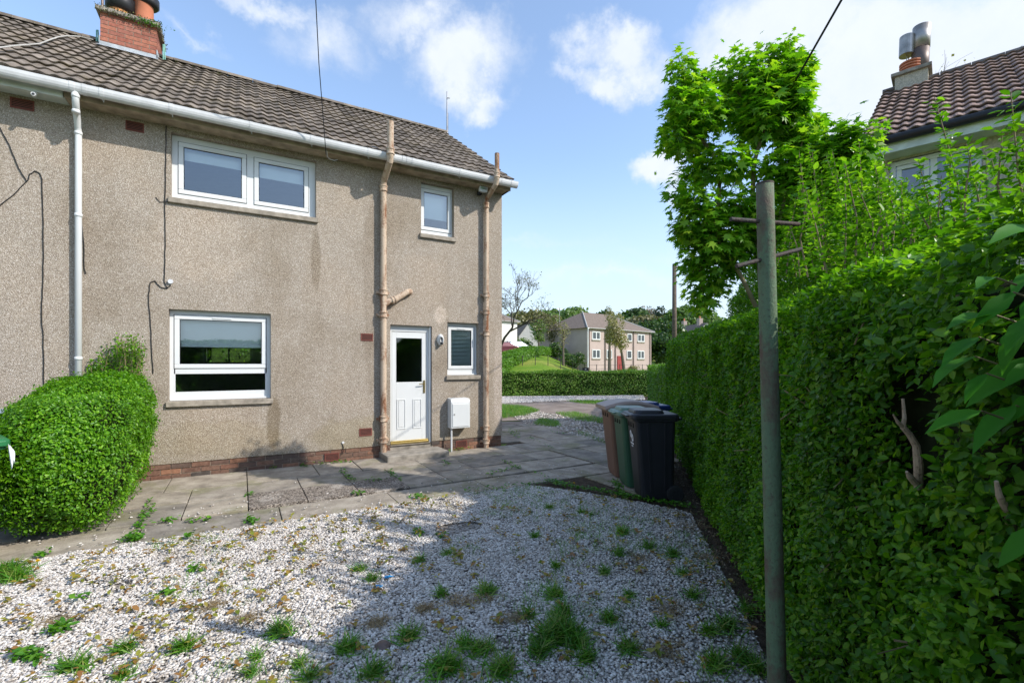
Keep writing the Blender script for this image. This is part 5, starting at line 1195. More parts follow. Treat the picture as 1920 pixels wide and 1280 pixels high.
    for a, b, n in lines:
        for i in range(n):
            f_ = RS.rand(); x, y = gd(a[0]+(b[0]-a[0])*f_, a[1]+(b[1]-a[1])*f_); an = RS.uniform(0, 6.28); Ps.append((x+RS.normal(0, .022), y+RS.normal(0, .022), .03+RS.rand()*.03)); Us.append((math.cos(an), math.sin(an), RS.uniform(-.1, .7))); Ns_.append((RS.normal(0, .4), RS.normal(0, .4), 1)); Sz.append(RS.uniform(.02, .055))
    tag(leaves('ground_weeds', Ps, Ns_, Us, Sz, MT['l_weed'], None), kind='stuff')
    # yellowing seedlings dotted through the chippings
    S_ = scatter(3600, vis, (-4, 4.5, 1.3, 5.35), GR); hd = (S_-H0) @ HN; S_ = S_[(RS.rand(len(S_)) < .42) | (hd > 3.0)][:1500]
    Ps, Us, Ns_, Sz = [], [], [], []
    for p in S_:
        if RS.rand() < .35: continue
        k = RS.randint(3, 8); z = RS.uniform(.03, .065); s_ = RS.uniform(.018, .046)
        for j in range(k): a = j*6.283/k+RS.rand(); Ps.append((p[0]+RS.normal(0, .009), p[1]+RS.normal(0, .009), z+RS.uniform(-.012, .02))); Us.append((math.cos(a), math.sin(a), RS.uniform(-.5, .5))); Ns_.append((RS.normal(0, .3), RS.normal(0, .3), 1)); Sz.append(s_*RS.uniform(.8, 1.3))
    tag(leaves('seedlings', Ps, Ns_, Us, Sz, MT['l_seed'], None), kind='stuff')
    Ps, Us, Ns_, Sz = [], [], [], []
    for px, py, r in ((460, 1165, .06), (707, 1172, .06), (95, 1175, .10), (400, 1140, .08), (860, 1130, .11), (905, 1128, .1), (795, 1145, .05), (1250, 1225, .12), (1260, 1150, .12), (1300, 990, .18), (1200, 1050, .08), (1330, 1050, .12), (970, 1165, .07)):
        x, y = gd(px, py)
        for i in range(170): Ps.append((x+RS.normal(0, r*.6), y+RS.normal(0, r*.45), .022+RS.rand()*.015)); Us.append((RS.normal(), RS.normal(), .12)); Ns_.append((RS.normal(0, .3), RS.normal(0, .3), 1)); Sz.append(RS.uniform(.03, .08))
    tag(leaves('dead_grass', Ps, Ns_, Us, Sz, MT['straw'], None, T_BLADE), kind='stuff')
    # leaf litter and soil crumbs under the hedge
    n = 2600; s = RS.uniform(-2, 7, n); off = np.abs(RS.normal(0, .22, n))-.05; P = np.stack([H0[0]+HD[0]*s+HN[0]*off, H0[1]+HD[1]*s+HN[1]*off, .02+RS.rand(n)*.02], 1)
    tag(leaves('leaf_litter', P, rnd_dirs(n, 2), rnd_dirs(n), RS.uniform(.012, .03, n), leafmat('litter_leaves', [(.06, .04, .02), (.14, .09, .05), (.05, .09, .02), (.22, .16, .10)], trans=.1), None), kind='stuff')
    D = [(613, 970, 'beside the pale concrete edging strip, leftmost of the three by the aggregate slabs'), (689, 958, 'left flower of the close pair on the gravel edge'), (704, 955, 'right flower of the close pair on the gravel edge'), (70, 1056, 'beside the grass tuft at the left photo edge'), (1131, 948, 'on the gravel nearest the black bin'), (1029, 967, 'in the shaded gravel left of the black bin'), (1232, 1127, 'low in the shaded gravel near the clothes pole'), (1076, 906, 'on the shaded paving in front of the bins')]
    for px, py, wh in D:
        x, y = gd(px, py+6); t = thing('dandelion', 'yellow dandelion '+wh, 'flower', (x, y, .01), 'dandelions')
        m = MB(); m.tube([(x, y, .0), (x+.004, y, .05)], .0025, 5); obj('flower_stalk', m, MT['l_weed'], t)
        n = 44; a = RS.uniform(0, 6.28, n); U = np.stack([np.cos(a), np.sin(a), RS.uniform(.1, .9, n)], 1); leaves('flower_head', np.tile([x+.004, y, .05], (n, 1)), rnd_dirs(n, 2), U, RS.uniform(.012, .019, n), MT['dand'], t)
    for (px, py, lb) in ((725, 1091, 'larger scrap of bright blue plastic litter on the gravel'), (715, 1109, 'smaller scrap of bright blue plastic litter just below the larger one')):
        x, y = gd(px, py); m = MB(); vs = [(x+RS.normal(0, .018), y+RS.normal(0, .018), .03+RS.rand()*.025) for _ in range(9)]; m.add(vs, [(0, 1, 2, 3), (3, 4, 5, 0), (5, 6, 7, 1), (2, 7, 8)]); tag(obj('plastic_scrap', m, MT['litterb']), lb, 'litter')
    x, y = gd(764, 974); x2, y2 = gd(750, 985); m = MB(); m.tube([(x, y, .05), ((x+x2)/2, (y+y2)/2, .045), (x2, y2, .035)], .006, 6); tag(obj('stick', m, MT['twig']), 'short pale stick lying on the sunlit gravel', 'stick')
    x, y = gd(717, 1218); m = MB(); m.lathe([(.035, -.01), (.045, .008), (.03, .022), (.004, .026)], (x, y, .02), 10); tag(obj('dark_stone', m, MT['steel_b']), 'single dark round stone among the white chippings', 'stone')
weeds()

# ------------------------------------------------------------------ neighbouring house on the right
def neighbour():
    E = np.array([8.38, 3.67, 5.0]); u = np.array([.292, -.956, 0]); p = np.array([.956, .292, 0]); Lh = 11.0; run_, rise = 3.58, 2.3; sl = math.hypot(run_, rise)
    t = thing('neighbouring_house', 'pale pebble dashed house with brown tiled roof partly hidden behind the hedge at right', 'house', tuple(E*np.array([1, 1, 0])+p*3.5+u*5))
    v = p*run_/sl+np.array([0, 0, rise/sl]); tile_roof('roof', E+np.array([0, 0, .06]), u, v, Lh, sl, MT['tile_n'], t, per=.15, exp=.345, amp=.028, step=.042)
    def q(a, b, z): r = E+u*a+p*b; return (float(r[0]), float(r[1]), z)
    m = MB(); m.add([q(0, run_, 7.3), q(Lh, run_, 7.3), q(Lh, 2*run_, 5.0), q(0, 2*run_, 5.0)], [(0, 1, 2, 3)]); m.add([q(0, .1, 5.05), q(Lh, .1, 5.05), q(Lh, run_, 7.28), q(0, run_, 7.28)], [(0, 1, 2, 3)]); obj('roof_back_slope', m, MT['tile_f'], t)
    m = MB(); x = 0
    while x < Lh: m.tube([q(x, run_, 7.33), q(x+.44, run_, 7.33)], .105, 12); x += .45
    obj('ridge_tiles', m, simple('grey_ridge_tiles', (.13, .115, .11), .9, var=.3, scale=8), t)
    m = MB(); m.tube([q(-.05, -.06, 5.0), q(Lh, -.06, 5.0)], .062, 12); obj('gutter', m, MT['blackp'], t, smooth=True)
    m = MB()
    def bx(a0, a1, b0, b1, z0, z1):
        c = [q(a0, b0, z0), q(a1, b0, z0), q(a1, b1, z0), q(a0, b1, z0), q(a0, b0, z1), q(a1, b0, z1), q(a1, b1, z1), q(a0, b1, z1)]; return c, [(0, 3, 2, 1), (4, 5, 6, 7), (0, 1, 5, 4), (1, 2, 6, 5), (2, 3, 7, 6), (3, 0, 4, 7)]
    m.add(*bx(-.02, Lh, 0.0, .03, 4.82, 4.97)); m.add(*bx(-.02, Lh, .031, .33, 4.82, 4.85)); obj('fascia', m, MT['whitewood'], t)
    # wall with window openings
    wb = .33
    def cross(px):
        r = ray(px); o_ = E[:2]+p[:2]*wb; A = np.array([[r[0], -u[0]], [r[1], -u[1]]]); d, s = np.linalg.solve(A, o_); return s, d
    s0, d0 = cross(1668); s1, d1 = cross(1842); zt = EYE+(682-300)/880*cross(1690)[1]; zb = EYE+(682-410)/880*cross(1700)[1]
    m = MB(); 
    for a0, a1, z0, z1 in ((.0, s0, 0, 4.85), (s1, Lh, 0, 4.85), (s0, s1, 0, zb), (s0, s1, zt, 4.85)): m.add([q(a0, wb, z0), q(a1, wb, z0), q(a1, wb, z1), q(a0, wb, z1)], [(0, 1, 2, 3)])
    m.add([q(0, wb, 0), q(0, 2*run_-.3, 0), q(0, 2*run_-.3, 4.9), q(0, run_, 7.2), q(0, wb, 4.95)], [(0, 1, 2, 3, 4)]); m.add([q(0, 2*run_-.3, 0), q(Lh, 2*run_-.3, 0), q(Lh, 2*run_-.3, 5), q(0, 2*run_-.3, 5)], [(0, 1, 2, 3)]); m.add([q(Lh, wb, 0), q(Lh, 2*run_-.3, 0), q(Lh, 2*run_-.3, 5), q(Lh, run_, 7.2), q(Lh, wb, 5)], [(4, 3, 2, 1, 0)])
    obj('wall', m, MT['rend_n'], t)
    m = MB(); f = .075
    def fb(a0, a1, z0, z1, w_, b0, b1):
        for r in ((a0, a1, z1-w_, z1), (a0, a1, z0, z0+w_), (a0, a0+w_, z0+w_, z1-w_), (a1-w_, a1, z0+w_, z1-w_)): m.add(*bx(r[0], r[1], b0, b1, r[2], r[3]))
    fb(s0, s1, zb, zt, f, wb+.03, wb+.10); mid = (s0+s1)/2; m.add(*bx(mid-.04, mid+.04, wb+.03, wb+.10, zb+f, zt-f)); fb(s0+f+.01, mid-.05, zb+f+.01, zt-f-.01, .06, wb+.015, wb+.06); m.add(*bx(s0-.05, s1+.05, wb-.06, wb+.028, zb-.07, zb-.002))
    wo = obj('window', m, MT['white'], t, bevel=.006)
    m = MB(); m.add([q(s0+f, wb+.05, zb+f), q(s1-f, wb+.05, zb+f), q(s1-f, wb+.05, zt-f), q(s0+f, wb+.05, zt-f)], [(0, 1, 2, 3)]); obj('pane', m, MT['glass'], wo)
    m = MB(); c, fs = bx(s0-.5, s1+.5, wb+.12, wb+3, zb-.9, zt+.1); m.add(c, [fs[i][::-1] for i in (0, 1, 3, 4, 5)]); obj('room_lining', m, MT['room'], t)
    # chimney on the ridge
    def rc(px):
        r = ray(px); o_ = E[:2]+p[:2]*run_; A = np.array([[r[0], -u[0]], [r[1], -u[1]]]); d, s = np.linalg.solve(A, o_); return s, d
    a0, dd = rc(1680); a1, dd1 = rc(1741); zt2 = EYE+(682-157)/880*dd
    m = MB(); m.add(*bx(a0, a1, run_-.28, run_+.28, 6.9, zt2)); ch = obj('chimney', m, MT['rend_n'], t)
    m = MB(); m.add(*bx(a0-.06, a1+.06, run_-.34, run_+.34, zt2, zt2+.07)); obj('chimney_cap', m, MT['concrete'], ch, bevel=.01)
    am, dm = rc(1711); c = q(am-.03, run_, 0); zc = zt2+.07
    m = MB()
    for k in range(5): m.lathe([(.17, 0), (.185, .01), (.185, .035), (.16, .045)], (c[0], c[1], zc+k*.055), 20)
    m.lathe([(.15, 0), (.15, .27)], (c[0], c[1], zc), 18); obj('louvred_pot', m, MT['terracotta'], ch, smooth=False)
    c = q(rc(1724)[0], run_+.05, 0); dz = rc(1724)[1]; zf = EYE+(682-48)/880*dz
    m = MB(); m.tube([(c[0], c[1], zc), (c[0]+.02, c[1]-.01, zc+.55*(zf-zc))], .145, 24); fl = obj('brown_flue', m, MT['steel_b'], ch, smooth=True)
    m = MB(); m.tube([(c[0]+.02, c[1]-.01, zc+.52*(zf-zc)), (c[0]+.05, c[1]-.02, zf)], .150, 24); obj('steel_flue', m, MT['steel'], ch, smooth=True)
    c = at(1700, 87, rc(1700)[1]); m = MB(); m.tube([(c[0]-.01, c[1], c[2]-.20), (c[0]+.02, c[1], c[2]+.20)], .125, 22); m.tube([(c[0], c[1], zc), (c[0], c[1], c[2]-.19)], .008, 5); m.tube([(c[0]+.09, c[1], zc), (c[0]+.09, c[1], c[2]-.19)], .008, 5); obj('steel_cowl', m, MT['steel'], ch)
neighbour()

# ------------------------------------------------------------------ background buildings
def far_building(name, label, C1, C2, depth, h_wall, h_ridge, wallm, roofm, wins=(), doors=(), hip=True, gable_side=False, zb=None, pipes=(), rise_in=None, chims=()):
    """front face from C1 to C2 (seen left to right), body runs away from the viewer by depth"""
    C1 = np.array(C1[:2]); C2 = np.array(C2[:2]); L_ = np.linalg.norm(C2-C1); u = (C2-C1)/L_; v = np.array([-u[1], u[0]])
    if v @ FWD < 0: v = -v
    zb = hz(*C1) if zb is None else zb; t = thing(name, label, 'house', (*C1, zb)); Q = lambda a, b, z: (float(C1[0]+u[0]*a+v[0]*b), float(C1[1]+u[1]*a+v[1]*b), float(zb+z))
    m = MB(); m.add([Q(0, 0, -1), Q(L_, 0, -1), Q(L_, depth, -1), Q(0, depth, -1), Q(0, 0, h_wall), Q(L_, 0, h_wall), Q(L_, depth, h_wall), Q(0, depth, h_wall)], [(4, 5, 6, 7), (0, 1, 5, 4), (1, 2, 6, 5), (2, 3, 7, 6), (3, 0, 4, 7)])
    if not hip:
        if gable_side: m.add([Q(0, 0, h_wall), Q(L_, 0, h_wall), Q(L_/2, 0, h_ridge)], [(0, 1, 2)])
        else: m.add([Q(0, 0, h_wall), Q(0, depth, h_wall), Q(0, depth/2, h_ridge)], [(0, 1, 2)]); m.add([Q(L_, 0, h_wall), Q(L_, depth, h_wall), Q(L_, depth/2, h_ridge)], [(0, 1, 2)])
    obj('wall', m, MT[wallm], t); e = .35; m = MB(); r_in = depth/2 if rise_in is None else rise_in
    if hip: m.add([Q(-e, -e, h_wall), Q(L_+e, -e, h_wall), Q(L_+e, depth+e, h_wall), Q(-e, depth+e, h_wall), Q(r_in, depth/2, h_ridge), Q(L_-r_in, depth/2, h_ridge)], [(0, 1, 5, 4), (1, 2, 5), (2, 3, 4, 5), (3, 0, 4), (0, 3, 2, 1)])
    elif gable_side: m.add([Q(-e, -.2, h_wall-.2), Q(L_/2, -.2, h_ridge), Q(L_+e, -.2, h_wall-.2), Q(-e, depth, h_wall-.2), Q(L_/2, depth, h_ridge), Q(L_+e, depth, h_wall-.2)], [(0, 1, 4, 3), (1, 2, 5, 4)])
    else: m.add([Q(-.2, -e, h_wall-.2), Q(L_+.2, -e, h_wall-.2), Q(L_+.2, depth/2, h_ridge), Q(-.2, depth/2, h_ridge), Q(-.2, depth+e, h_wall-.2), Q(L_+.2, depth+e, h_wall-.2)], [(0, 1, 2, 3), (3, 2, 5, 4)])
    rf = obj('roof', m, MT[roofm], t)
    for a, b, w_ in chims: m = MB(); zz = h_ridge; c = [Q(a, b, zz-.8), Q(a+w_, b, zz-.8), Q(a+w_, b+.7, zz-.8), Q(a, b+.7, zz-.8), Q(a, b, zz+.9), Q(a+w_, b, zz+.9), Q(a+w_, b+.7, zz+.9), Q(a, b+.7, zz+.9)]; m.add(c, [(4, 5, 6, 7), (0, 1, 5, 4), (1, 2, 6, 5), (2, 3, 7, 6), (3, 0, 4, 7)]); co = obj('chimney', m, MT['rend_f'], rf); m = MB(); p_ = Q(a+w_/2, b+.35, zz+.9); m.lathe([(.16, 0), (.14, .5)], p_, 8); obj('chimney_pot', m, MT['terracotta'], co) if False else obj('chimney_pot', m, MT['terracotta'], rf)
    if hip:
        m = MB(); m.tube([Q(-e, -e, h_wall-.03), Q(L_+e, -e, h_wall-.03)], .05, 6); m.tube([Q(-e, -e, h_wall+.03), Q(r_in, depth/2, h_ridge+.03)], .07, 6); m.tube([Q(L_+e, -e, h_wall+.03), Q(L_-r_in, depth/2, h_ridge+.03)], .07, 6); obj('roof_edging', m, MT['rend_g'], t)
    def bxx(m, a0, a1, z0, z1, o0, o1): m.add([Q(a0, o0, z0), Q(a1, o0, z0), Q(a1, o1, z0), Q(a0, o1, z0), Q(a0, o0, z1), Q(a1, o0, z1), Q(a1, o1, z1), Q(a0, o1, z1)], [(0, 3, 2, 1), (4, 5, 6, 7), (0, 1, 5, 4), (1, 2, 6, 5), (2, 3, 7, 6), (3, 0, 4, 7)])
    for a0, a1, z0, z1, dbl in wins:
        m = MB(); f = .11
        for r in ((a0, a1, z1-f, z1), (a0, a1, z0, z0+f), (a0, a0+f, z0+f, z1-f), (a1-f, a1, z0+f, z1-f)): bxx(m, *r, -.06, .05)
        if dbl: bxx(m, (a0+a1)/2-.07, (a0+a1)/2+.07, z0+f, z1-f, -.06, .05)
        wo = obj('window', m, MT['white'], t)
        m = MB(); m.add([Q(a0+f, -.02, z0+f), Q(a1-f, -.02, z0+f), Q(a1-f, -.02, z1-f), Q(a0+f, -.02, z1-f)], [(0, 1, 2, 3)]); obj('pane', m, MT['carglass'], wo)
        m = MB(); bxx(m, a0-.06, a1+.06, z0-.14, z0-.01, -.10, -.01); obj('sill', m, MT['stone'], wo)
    for a0, a1, z1, mt in doors: m = MB(); bxx(m, a0, a1, 0, z1, -.08, -.01); obj('door', m, MT[mt], t)
    for a in pipes: m = MB(); m.tube([Q(a, -.1, 0), Q(a, -.1, h_wall)], .06, 6); obj('drainpipe', m, MT['steel_b'], t)
    return t
A_ = at(1101, 690, 57); B_ = at(1221, 690, 65); LF = math.dist(A_[:2], B_[:2])
def sfx(px):   # distance along that front for a photo column
    r = ray(px); a = np.array(A_[:2]); u = (np.array(B_[:2])-a)/LF; d, s = np.linalg.solve(np.array([[r[0], -u[0]], [r[1], -u[1]]]), a); return float(s)
W_ = []
for (p0, p1, dbl) in ((1110, 1125, 1), (1137, 1147, 0), (1158.5, 1167.5, 0), (1176, 1184.5, 0), (1195, 1208, 1)): W_.append((sfx(p0), sfx(p1), 3.95, 4.95, dbl))
for (p0, p1, dbl) in ((1110, 1125, 1), (1137, 1147, 0), (1175, 1184, 0), (1195, 1207.5, 1)): W_.append((sfx(p0), sfx(p1), 1.65, 2.75, dbl))
far_building('apartment_block', 'two storey pinkish apartment block with hipped brown roof and red door beyond the lawn', A_, B_, 9.0, 5.35, 7.9, 'rend_f', 'tile_f', W_, [(sfx(1157), sfx(1167), 2.0, 'red')], rise_in=4.0, pipes=(sfx(1104), sfx(1134), sfx(1153), sfx(1187), sfx(1218)))
far_building('cream_house', 'cream rendered house at the far left behind the corner of the roughcast house', at(900, 660, 66), at(969.5, 660, 70), 8, 5.2, 7.6, 'rend_w', 'tile_f', [(4.5+.0, 5.0, 1.2, 2.4, 0)], zb=1.63+22*66/880-.6)
far_building('grey_gabled_house', 'low grey house with a front gable between the cream house and the apartments', at(973, 655, 78), at(1010, 655, 79), 9, 3.6, 5.9, 'rend_g', 'tile_f', [], hip=False, gable_side=True, zb=2.6)
far_building('grey_bungalow', 'long grey roofed bungalow wing joined behind the grey gable', at(1004, 655, 84), at(1056, 655, 88), 7, 3.0, 5.9, 'rend_w', 'tile_f', [(.8, 2.0, 1, 2.2, 1)], hip=False, zb=3.0)
far_building('distant_cottage', 'distant cottage with two chimneys seen either side of the telegraph pole', at(1250, 650, 92), at(1292, 655, 84), 7, 5.0, 8.2, 'rend_w', 'tile_f', [], hip=False, zb=.9, chims=((.2, 3, .9), (5.6, 3, .9)))

def car(label, px, d, rz, paint, zoff=0.0, py=664):
    x, y, _ = at(px, py, d); z = hz(x, y)+.02; t = thing('parked_car', label, 'car', (x, y, z), 'cars parked on the bank', rz)
    prof = [(-2.0, .35), (-2.05, .75), (-1.9, .95), (-1.2, 1.02), (-.55, 1.42), (.75, 1.45), (1.5, 1.02), (1.98, .9), (2.02, .35)]
    m = MB(); n = len(prof)
    for sy, k in ((-.82, 1), (.82, 1)):
        for a, b in prof: m.v.append((a, sy*(.86 if b > 1.1 else 1), b))
    m.f.append(tuple(range(n))[::-1]); m.f.append(tuple(range(n, 2*n)))
    for i in range(n): j = (i+1) % n; m.f.append((i, j, j+n, i+n))
    obj('body', m, MT[paint], t, local=True, bevel=.05)
    g = MB()
    for sy in (-1, 1): g.add([(-1.1, sy*.80, 1.04), (-.52, sy*.722, 1.37), (.72, sy*.722, 1.39), (1.35, sy*.80, 1.04)], [(0, 1, 2, 3)])
    g.add([(-1.19, -.68, 1.06), (-1.19, .68, 1.06), (-.60, .64, 1.41), (-.60, -.64, 1.41)], [(0, 1, 2, 3)]); g.add([(1.49, -.68, 1.06), (1.49, .68, 1.06), (.83, .64, 1.43), (.83, -.64, 1.43)], [(0, 1, 2, 3)])
    obj('windows', g, MT['carglass'], t, local=True)
    for a in (-1.28, 1.28):
        for sy in (-1, 1): m = MB(); m.tube([(a, sy*.68, .32), (a, sy*.86, .32)], .32, 16); wo = obj('wheel', m, MT['rubber'], t, local=True); m = MB(); m.tube([(a, sy*.861, .32), (a, sy*.87, .32)], .18, 12); obj('wheel_rim', m, MT['steel'], wo, local=True)
    for sy in (-.6, .6): m = MB(); m.box(-2.08, -2.03, sy-.14, sy+.14, .68, .82); obj('headlight', m, MT['white'], t, local=True)
car('silver blue parked car in front of the cream house', 962, 55, VA-math.pi/2+.5, 'car_s')
car('maroon parked car at the corner of the roughcast house beside the silver one', 938, 53, VA-math.pi/2+.4, 'car_m')

def rail():
    a = at(905, 690, 43); b = at(1225, 690, 48); t = thing('railing', 'low dark post and wire railing along the lawn in front of the apartments', 'fence', (a[0], a[1], 0))
    A, B = np.array(a[:2]), np.array(b[:2]); n = 15; m2 = MB(); pts = []
    for i in range(n):
        p = A+(B-A)*i/(n-1); z = hz(*p); m = MB(); m.tube([(p[0], p[1], z), (p[0], p[1], z+.95)], .035, 6); obj('post', m, MT['fence'], t); pts.append((p[0], p[1], z))
    for h in (.5, .9): m2.tube([(x, y, z+h) for x, y, z in pts], .012, 5)
    obj('wires', m2, MT['fence'], t)
rail()
def poles():
    b = at(1264.5, 682, 30); t = thing('telegraph_pole', 'weathered wooden telegraph pole behind the far end of the hedge', 'pole', (b[0], b[1], 0))
    m = MB(); tp = at(1264.5, 495, 30); m.tube([(b[0], b[1], 0), (tp[0], tp[1], tp[2])], [.16, .125], 14); obj('pole_shaft', m, MT['polewood'], t, smooth=True)
    m = MB(); m.tube([(tp[0]-.02, tp[1]-.1, tp[2]-.25), (tp[0]+.16, tp[1]-.1, tp[2]-.15)], .03, 6); obj('cable_bracket', m, MT['steel_b'], t)
    b = at(1102.5, 690, 44); tp = at(1102.5, 616, 44); m = MB(); m.tube([(b[0], b[1], hz(*b[:2])), tp], [.06, .05], 8); m.tube([tp, (tp[0]+.1, tp[1], tp[2]+.05)], .07, 8)
    tag(obj('lamp_post', m, MT['white']), 'thin white post standing in front of the near corner of the apartments', 'post')
    b = at(1049, 690, 80); tp = at(1049, 577, 80); m = MB(); m.tube([(b[0], b[1], hz(*b[:2])), tp], .07, 6); m.tube([(tp[0]-.5, tp[1], tp[2]-.2), (tp[0]+.5, tp[1], tp[2]-.2)], .04, 5); tag(obj('aerial_mast', m, MT['steel']), 'thin tall mast left of the apartment roof', 'mast')
    c = at(1098, 693.5, 24.3); z1 = c[2]; t = thing('sign', 'small black sign board standing just above the dark background hedge', 'sign', (c[0], c[1], 0)); ux, uy = RGT
    def q(a, z, o_=0.0): return (c[0]+ux*a-FWD[0]*o_, c[1]+uy*a-FWD[1]*o_, z1+z)
    m = MB(); m.add([q(-.165, -.13), q(.165, -.13), q(.165, .13), q(-.165, .13), q(-.165, -.13, -.02), q(.165, -.13, -.02), q(.165, .13, -.02), q(-.165, .13, -.02)], [(0, 1, 2, 3), (7, 6, 5, 4), (0, 4, 5, 1), (3, 2, 6, 7), (0, 3, 7, 4), (1, 5, 6, 2)]); obj('board', m, MT['signb'], t)
    m = MB(); m.add([q(-.04, .01, .004), q(.04, .01, .004), q(.04, .08, .004), q(-.04, .08, .004)], [(0, 1, 2, 3)]); m.add([q(-.12, -.07, .004), q(.12, -.07, .004), q(.12, -.04, .004), q(-.12, -.04, .004)], [(0, 1, 2, 3)]); obj('lettering', m, simple('grey_print', (.3, .3, .3), .7), t)
    m = MB(); m.tube([(c[0]+FWD[0]*.04, c[1]+FWD[1]*.04, 0), (c[0]+FWD[0]*.04, c[1]+FWD[1]*.04, z1-.1)], .02, 6); obj('sign_post', m, MT['fence'], t)
poles()

# ------------------------------------------------------------------ trees of the background
def crown_tree(label, px, d, top_py, rad, lmat, n, size, name='tree', cat='tree', lobes=9, trunk='bark', low=.30, flat=1.0, base_py=None, lean=0.0, group=None):
    x, y, _ = at(px, 682, d); zb = hz(x, y); H_ = EYE+(682-top_py)/880*d-zb
    t = thing(name, label, cat, (x, y, zb), group); tr = MB(); tr.tube([(x, y, zb-.3), (x+lean*.4, y, zb+H_*.35), (x+lean, y, zb+H_*.75)], [H_*.022+.05, H_*.015+.03, .04], 8)
    L_ = []; c0 = np.array([x+lean, y, zb+H_*(low+(1-low)*.5)]); rz = H_*(1-low)/2
    for i in range(lobes):
        v = RS.normal(size=3); v /= np.linalg.norm(v); r_ = RS.uniform(.34, .55); c = c0+v*np.array([rad, rad, rz])*(1-r_)*.98; L_.append((c, r_)); tr.tube([(x+lean*.5, y, zb+H_*.4), tuple((c0+c)/2-np.array([0, 0, rz*.15])), tuple(c)], [.05+H_*.006, .04, .02], 5)
    L_.append((c0+np.array([0, 0, rz*.45]), .5))
    obj('trunk', tr, MT[trunk], t); Ps, Ns_ = [], []
    for c, r_ in L_:
        k = int(n/len(L_)); v = rnd_dirs(k, .2); q = RS.uniform(.55, 1.05, k)**.6; P = c+v*q[:, None]*np.array([rad, rad, rz*flat])*r_*1.05; P += rnd_dirs(k)*lumps(P, rad*.09, 3/rad, 3)[:, None]; Ps.append(P); Ns_.append(v)
    P = np.concatenate(Ps); v = np.concatenate(Ns_); keep = lumps(P, 1, 4.5/rad, 6) > -.85; P = P[keep]; v = v[keep]; k = len(P)
    leaves('crown', P, unit(v+RS.normal(0, .5, (k, 3))), rnd_dirs(k), RS.uniform(.6, 1.4, k)*size, MT[lmat], t, T_CLUMP)
    return t
spec = [  # label, px, depth, top py, radius, leaves, n, size
    ('round mid green tree on the skyline left of the apartment roof', 1012, 120, 584, 6.5, 't_mid', 3800, .75), ('broad brownish budding tree behind the grey gabled house', 985, 105, 582, 7.0, 't_brown', 3800, .6),
    ('tall bright green tree just left of the apartment ridge', 1078, 125, 575, 7.0, 't_mid', 4200, .75), ('green tree between the mast and the apartment roof', 1045, 130, 583, 6.5, 't_mid', 3600, .8), ('small dark tree on the skyline above the apartment ridge', 1137, 150, 582, 5.0, 't_dark', 2200, .8),
    ('dark green rounded tree on the skyline right of the ridge', 1192, 160, 580, 7.5, 't_dark', 3000, .9), ('pale bare domed tree on the hilltop', 1206, 175, 573, 8.0, 't_grey', 2200, .6), ('second bare greyish tree beside the domed one', 1222, 180, 578, 7.5, 't_grey', 1900, .6),
    ('flat topped dark pine alone on the skyline', 1239, 170, 574, 4.6, 't_conif', 1400, .6), ('big dark evergreen right behind the apartment block', 1232, 78, 597, 5.2, 't_dark', 6500, .42), ('dark evergreen filling the gap beside the right end of the apartments', 1246, 74, 628, 3.6, 't_dark', 4200, .36),
    ('mid green tree left of the telegraph pole on the hill', 1258, 125, 590, 6.5, 't_brown', 3200, .7), ('green tree right of the telegraph pole on the hill', 1284, 120, 572, 6.8, 't_mid', 4200, .7), ('light green tree at the sycamore edge on the hill', 1312, 110, 576, 6.4, 't_mid', 4200, .65), ('yellowish tree low on the hill behind the distant cottage', 1275, 140, 590, 8.0, 't_brown', 3200, .8),
    ('dark tree behind the cream house roof', 968, 110, 590, 6.0, 't_dark', 3000, .7), ('olive coloured tree on the hill above the apartment eaves', 1215, 130, 592, 7.0, 't_brown', 3400, .7), ('dull green tree low behind the apartment roof', 1165, 140, 592, 8.0, 't_dark', 3000, .8)]
for s_ in spec: crown_tree(s_[0], s_[1], s_[2], s_[3], s_[4], s_[5], s_[6], s_[7], group='trees on the hill', low=.12)
def woods():
    P = []; n = 26000; d = RS.uniform(105, 210, n); px = RS.uniform(600, 1900, n); t_ = (px-960)/880; x = d*(FWD[0]+t_*RGT[0]); y = d*(FWD[1]+t_*RGT[1]); z = np.array([hz(a, b) for a, b in zip(x, y)])
    Q = np.stack([x, y, np.zeros(n)], 1); h = 3.6+2.2*lumps(Q, 1, .12, 50)+.8*lumps(Q, 1, .5, 51); P = np.stack([x, y, z+np.maximum(.3, h)*RS.rand(n)**.35], 1)
    tag(leaves('distant_wood', P, rnd_dirs(n, .6), rnd_dirs(n), RS.uniform(.9, 2.0, n), MT['t_mid'], None, T_CLUMP), kind='stuff')
woods()
crown_tree('leaning tree with tan blossom in front of the apartments', 1172, 46, 585, 1.55, 't_tan', 3400, .13, name='blossom_tree', lobes=8, trunk='bark', low=.32, lean=-1.1, flat=1.0)
crown_tree('narrow upper part of a tan twiggy tree beside the leaning one', 1143, 50, 572, .8, 't_tan', 900, .12, name='blossom_tree', low=.35, lobes=6)
crown_tree('sparse yellowish young tree in front of the grey gable', 1037, 62, 588, 1.9, 't_brown', 1100, .2, name='young_tree', low=.35)
crown_tree('thin leafy young tree in front of the grey bungalow', 1010, 60, 598, 1.6, 't_mid', 800, .2, name='young_tree', low=.3)
crown_tree('dense round shrub in front of the grey gable wall', 984, 66, 632, 1.5, 't_mid', 1100, .18, name='shrub', cat='shrub', low=.05)
crown_tree('spiky green shrub at the near corner of the apartments', 1065, 52, 662, 1.2, 't_mid', 900, .14, name='shrub', cat='shrub', low=.0)
crown_tree('rounded dark shrub against the shaded apartment side', 1083, 52, 660, 1.3, 't_dark', 1200, .14, name='shrub', cat='shrub', low=.0)
crown_tree('tall dark shrub in the shade left of the apartments', 1046, 58, 640, 1.4, 't_dark', 1200, .16, name='shrub', cat='shrub', low=.0)
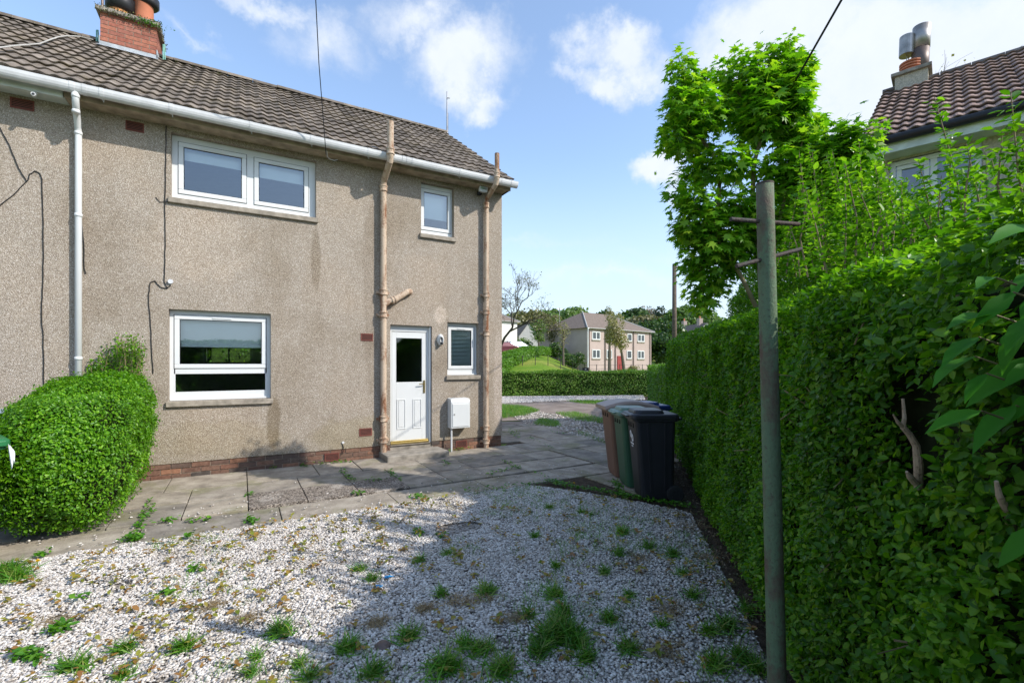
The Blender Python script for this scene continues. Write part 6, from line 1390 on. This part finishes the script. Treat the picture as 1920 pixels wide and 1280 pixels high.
crown_tree('pale tan twiggy young tree left of the apartment block', 1056, 50, 600, .9, 't_tan', 420, .12, name='young_tree', low=.3)
crown_tree('low red leaved shrub beside the red door of the apartments', 1188, 59, 686, 1.0, 't_tan', 500, .12, name='shrub', cat='shrub', low=.0)

def bare_tree(label, px, d, py_top, py_base, lean, levels=6, spread=.55, leafm='t_brown', nl=1400, seed=1, size=.1, r0=.2, length=None, bm='darkbark'):
    rr = random.Random(seed); x, y, _ = at(px, 682, d); zb = hz(x, y); H_ = EYE+(682-py_top)/880*d-zb; t = thing('bare_tree', label, 'tree', (x, y, zb))
    m = MB(); tips = []
    def grow(p, dr, L_, r, lv):
        q = p+dr*L_; mid = p.lerp(q, .5)+Vector((rr.gauss(0, 1), rr.gauss(0, 1), rr.gauss(0, 1)))*L_*.05; m.tube([p, mid, q], [r, r*.85, r*.7], 6 if lv > 3 else 4, caps=False)
        if lv <= 2: tips.append(q); tips.append(mid)
        if lv == 0: return
        for k in range(3 if lv > 1 else 2):
            nd = (dr+Vector((rr.gauss(0, 1), rr.gauss(0, 1), rr.gauss(0, .8)+.12))*spread).normalized(); grow(q if k else mid.lerp(q, .6), nd, L_*rr.uniform(.62, .85), r*.6, lv-1)
    dr0 = Vector((RGT[0]*lean, RGT[1]*lean, 1)).normalized(); grow(Vector((x, y, zb)), dr0, H_*.27, r0, levels)
    obj('trunk', m, MT[bm], t); tips = np.array([tuple(v) for v in tips]); idx = RS.randint(0, len(tips), nl); P = tips[idx]+RS.normal(0, size, (nl, 3)); leaves('crown', P, rnd_dirs(nl, .4), rnd_dirs(nl), RS.uniform(.6, 1.3, nl)*size, MT[leafm], t, T_CLUMP)
bare_tree('nearly bare spreading tree beside the corner of the roughcast house', 925, 38, 502, 690, .22, levels=7, nl=2400, seed=5, size=.10, r0=.2, spread=.5)
bare_tree('bare twiggy tree behind the verge of the neighbouring roof', 1600, 17, 120, 700, .0, levels=7, nl=1500, seed=8, size=.07, r0=.13, spread=.5)
bare_tree('bare twig tops showing over the neighbouring ridge by its chimney', 1765, 19, 62, 700, .0, levels=6, nl=500, seed=12, size=.07, r0=.13, spread=.45)
boxy_hedge('reflection_hedge', 'tall dark hedge added out of view behind the viewer to darken the window reflections', ([(-12, -7.5), (0, -8), (3, -8.5)], 1.2), 2.6, None, 'l_privet', 9000, .16, 61, amp=.1)  # unseen hedge added so the window panes mirror something dark
boxy_hedge('rear_hedge', 'dark green hedge glimpsed through the lower left window of the roughcast house', ([(-5, 19.5), (-1, 19.2), (2.5, 19.6)], 1.2), 2.9, None, 'l_privet', 7000, .09, 71, amp=.25)
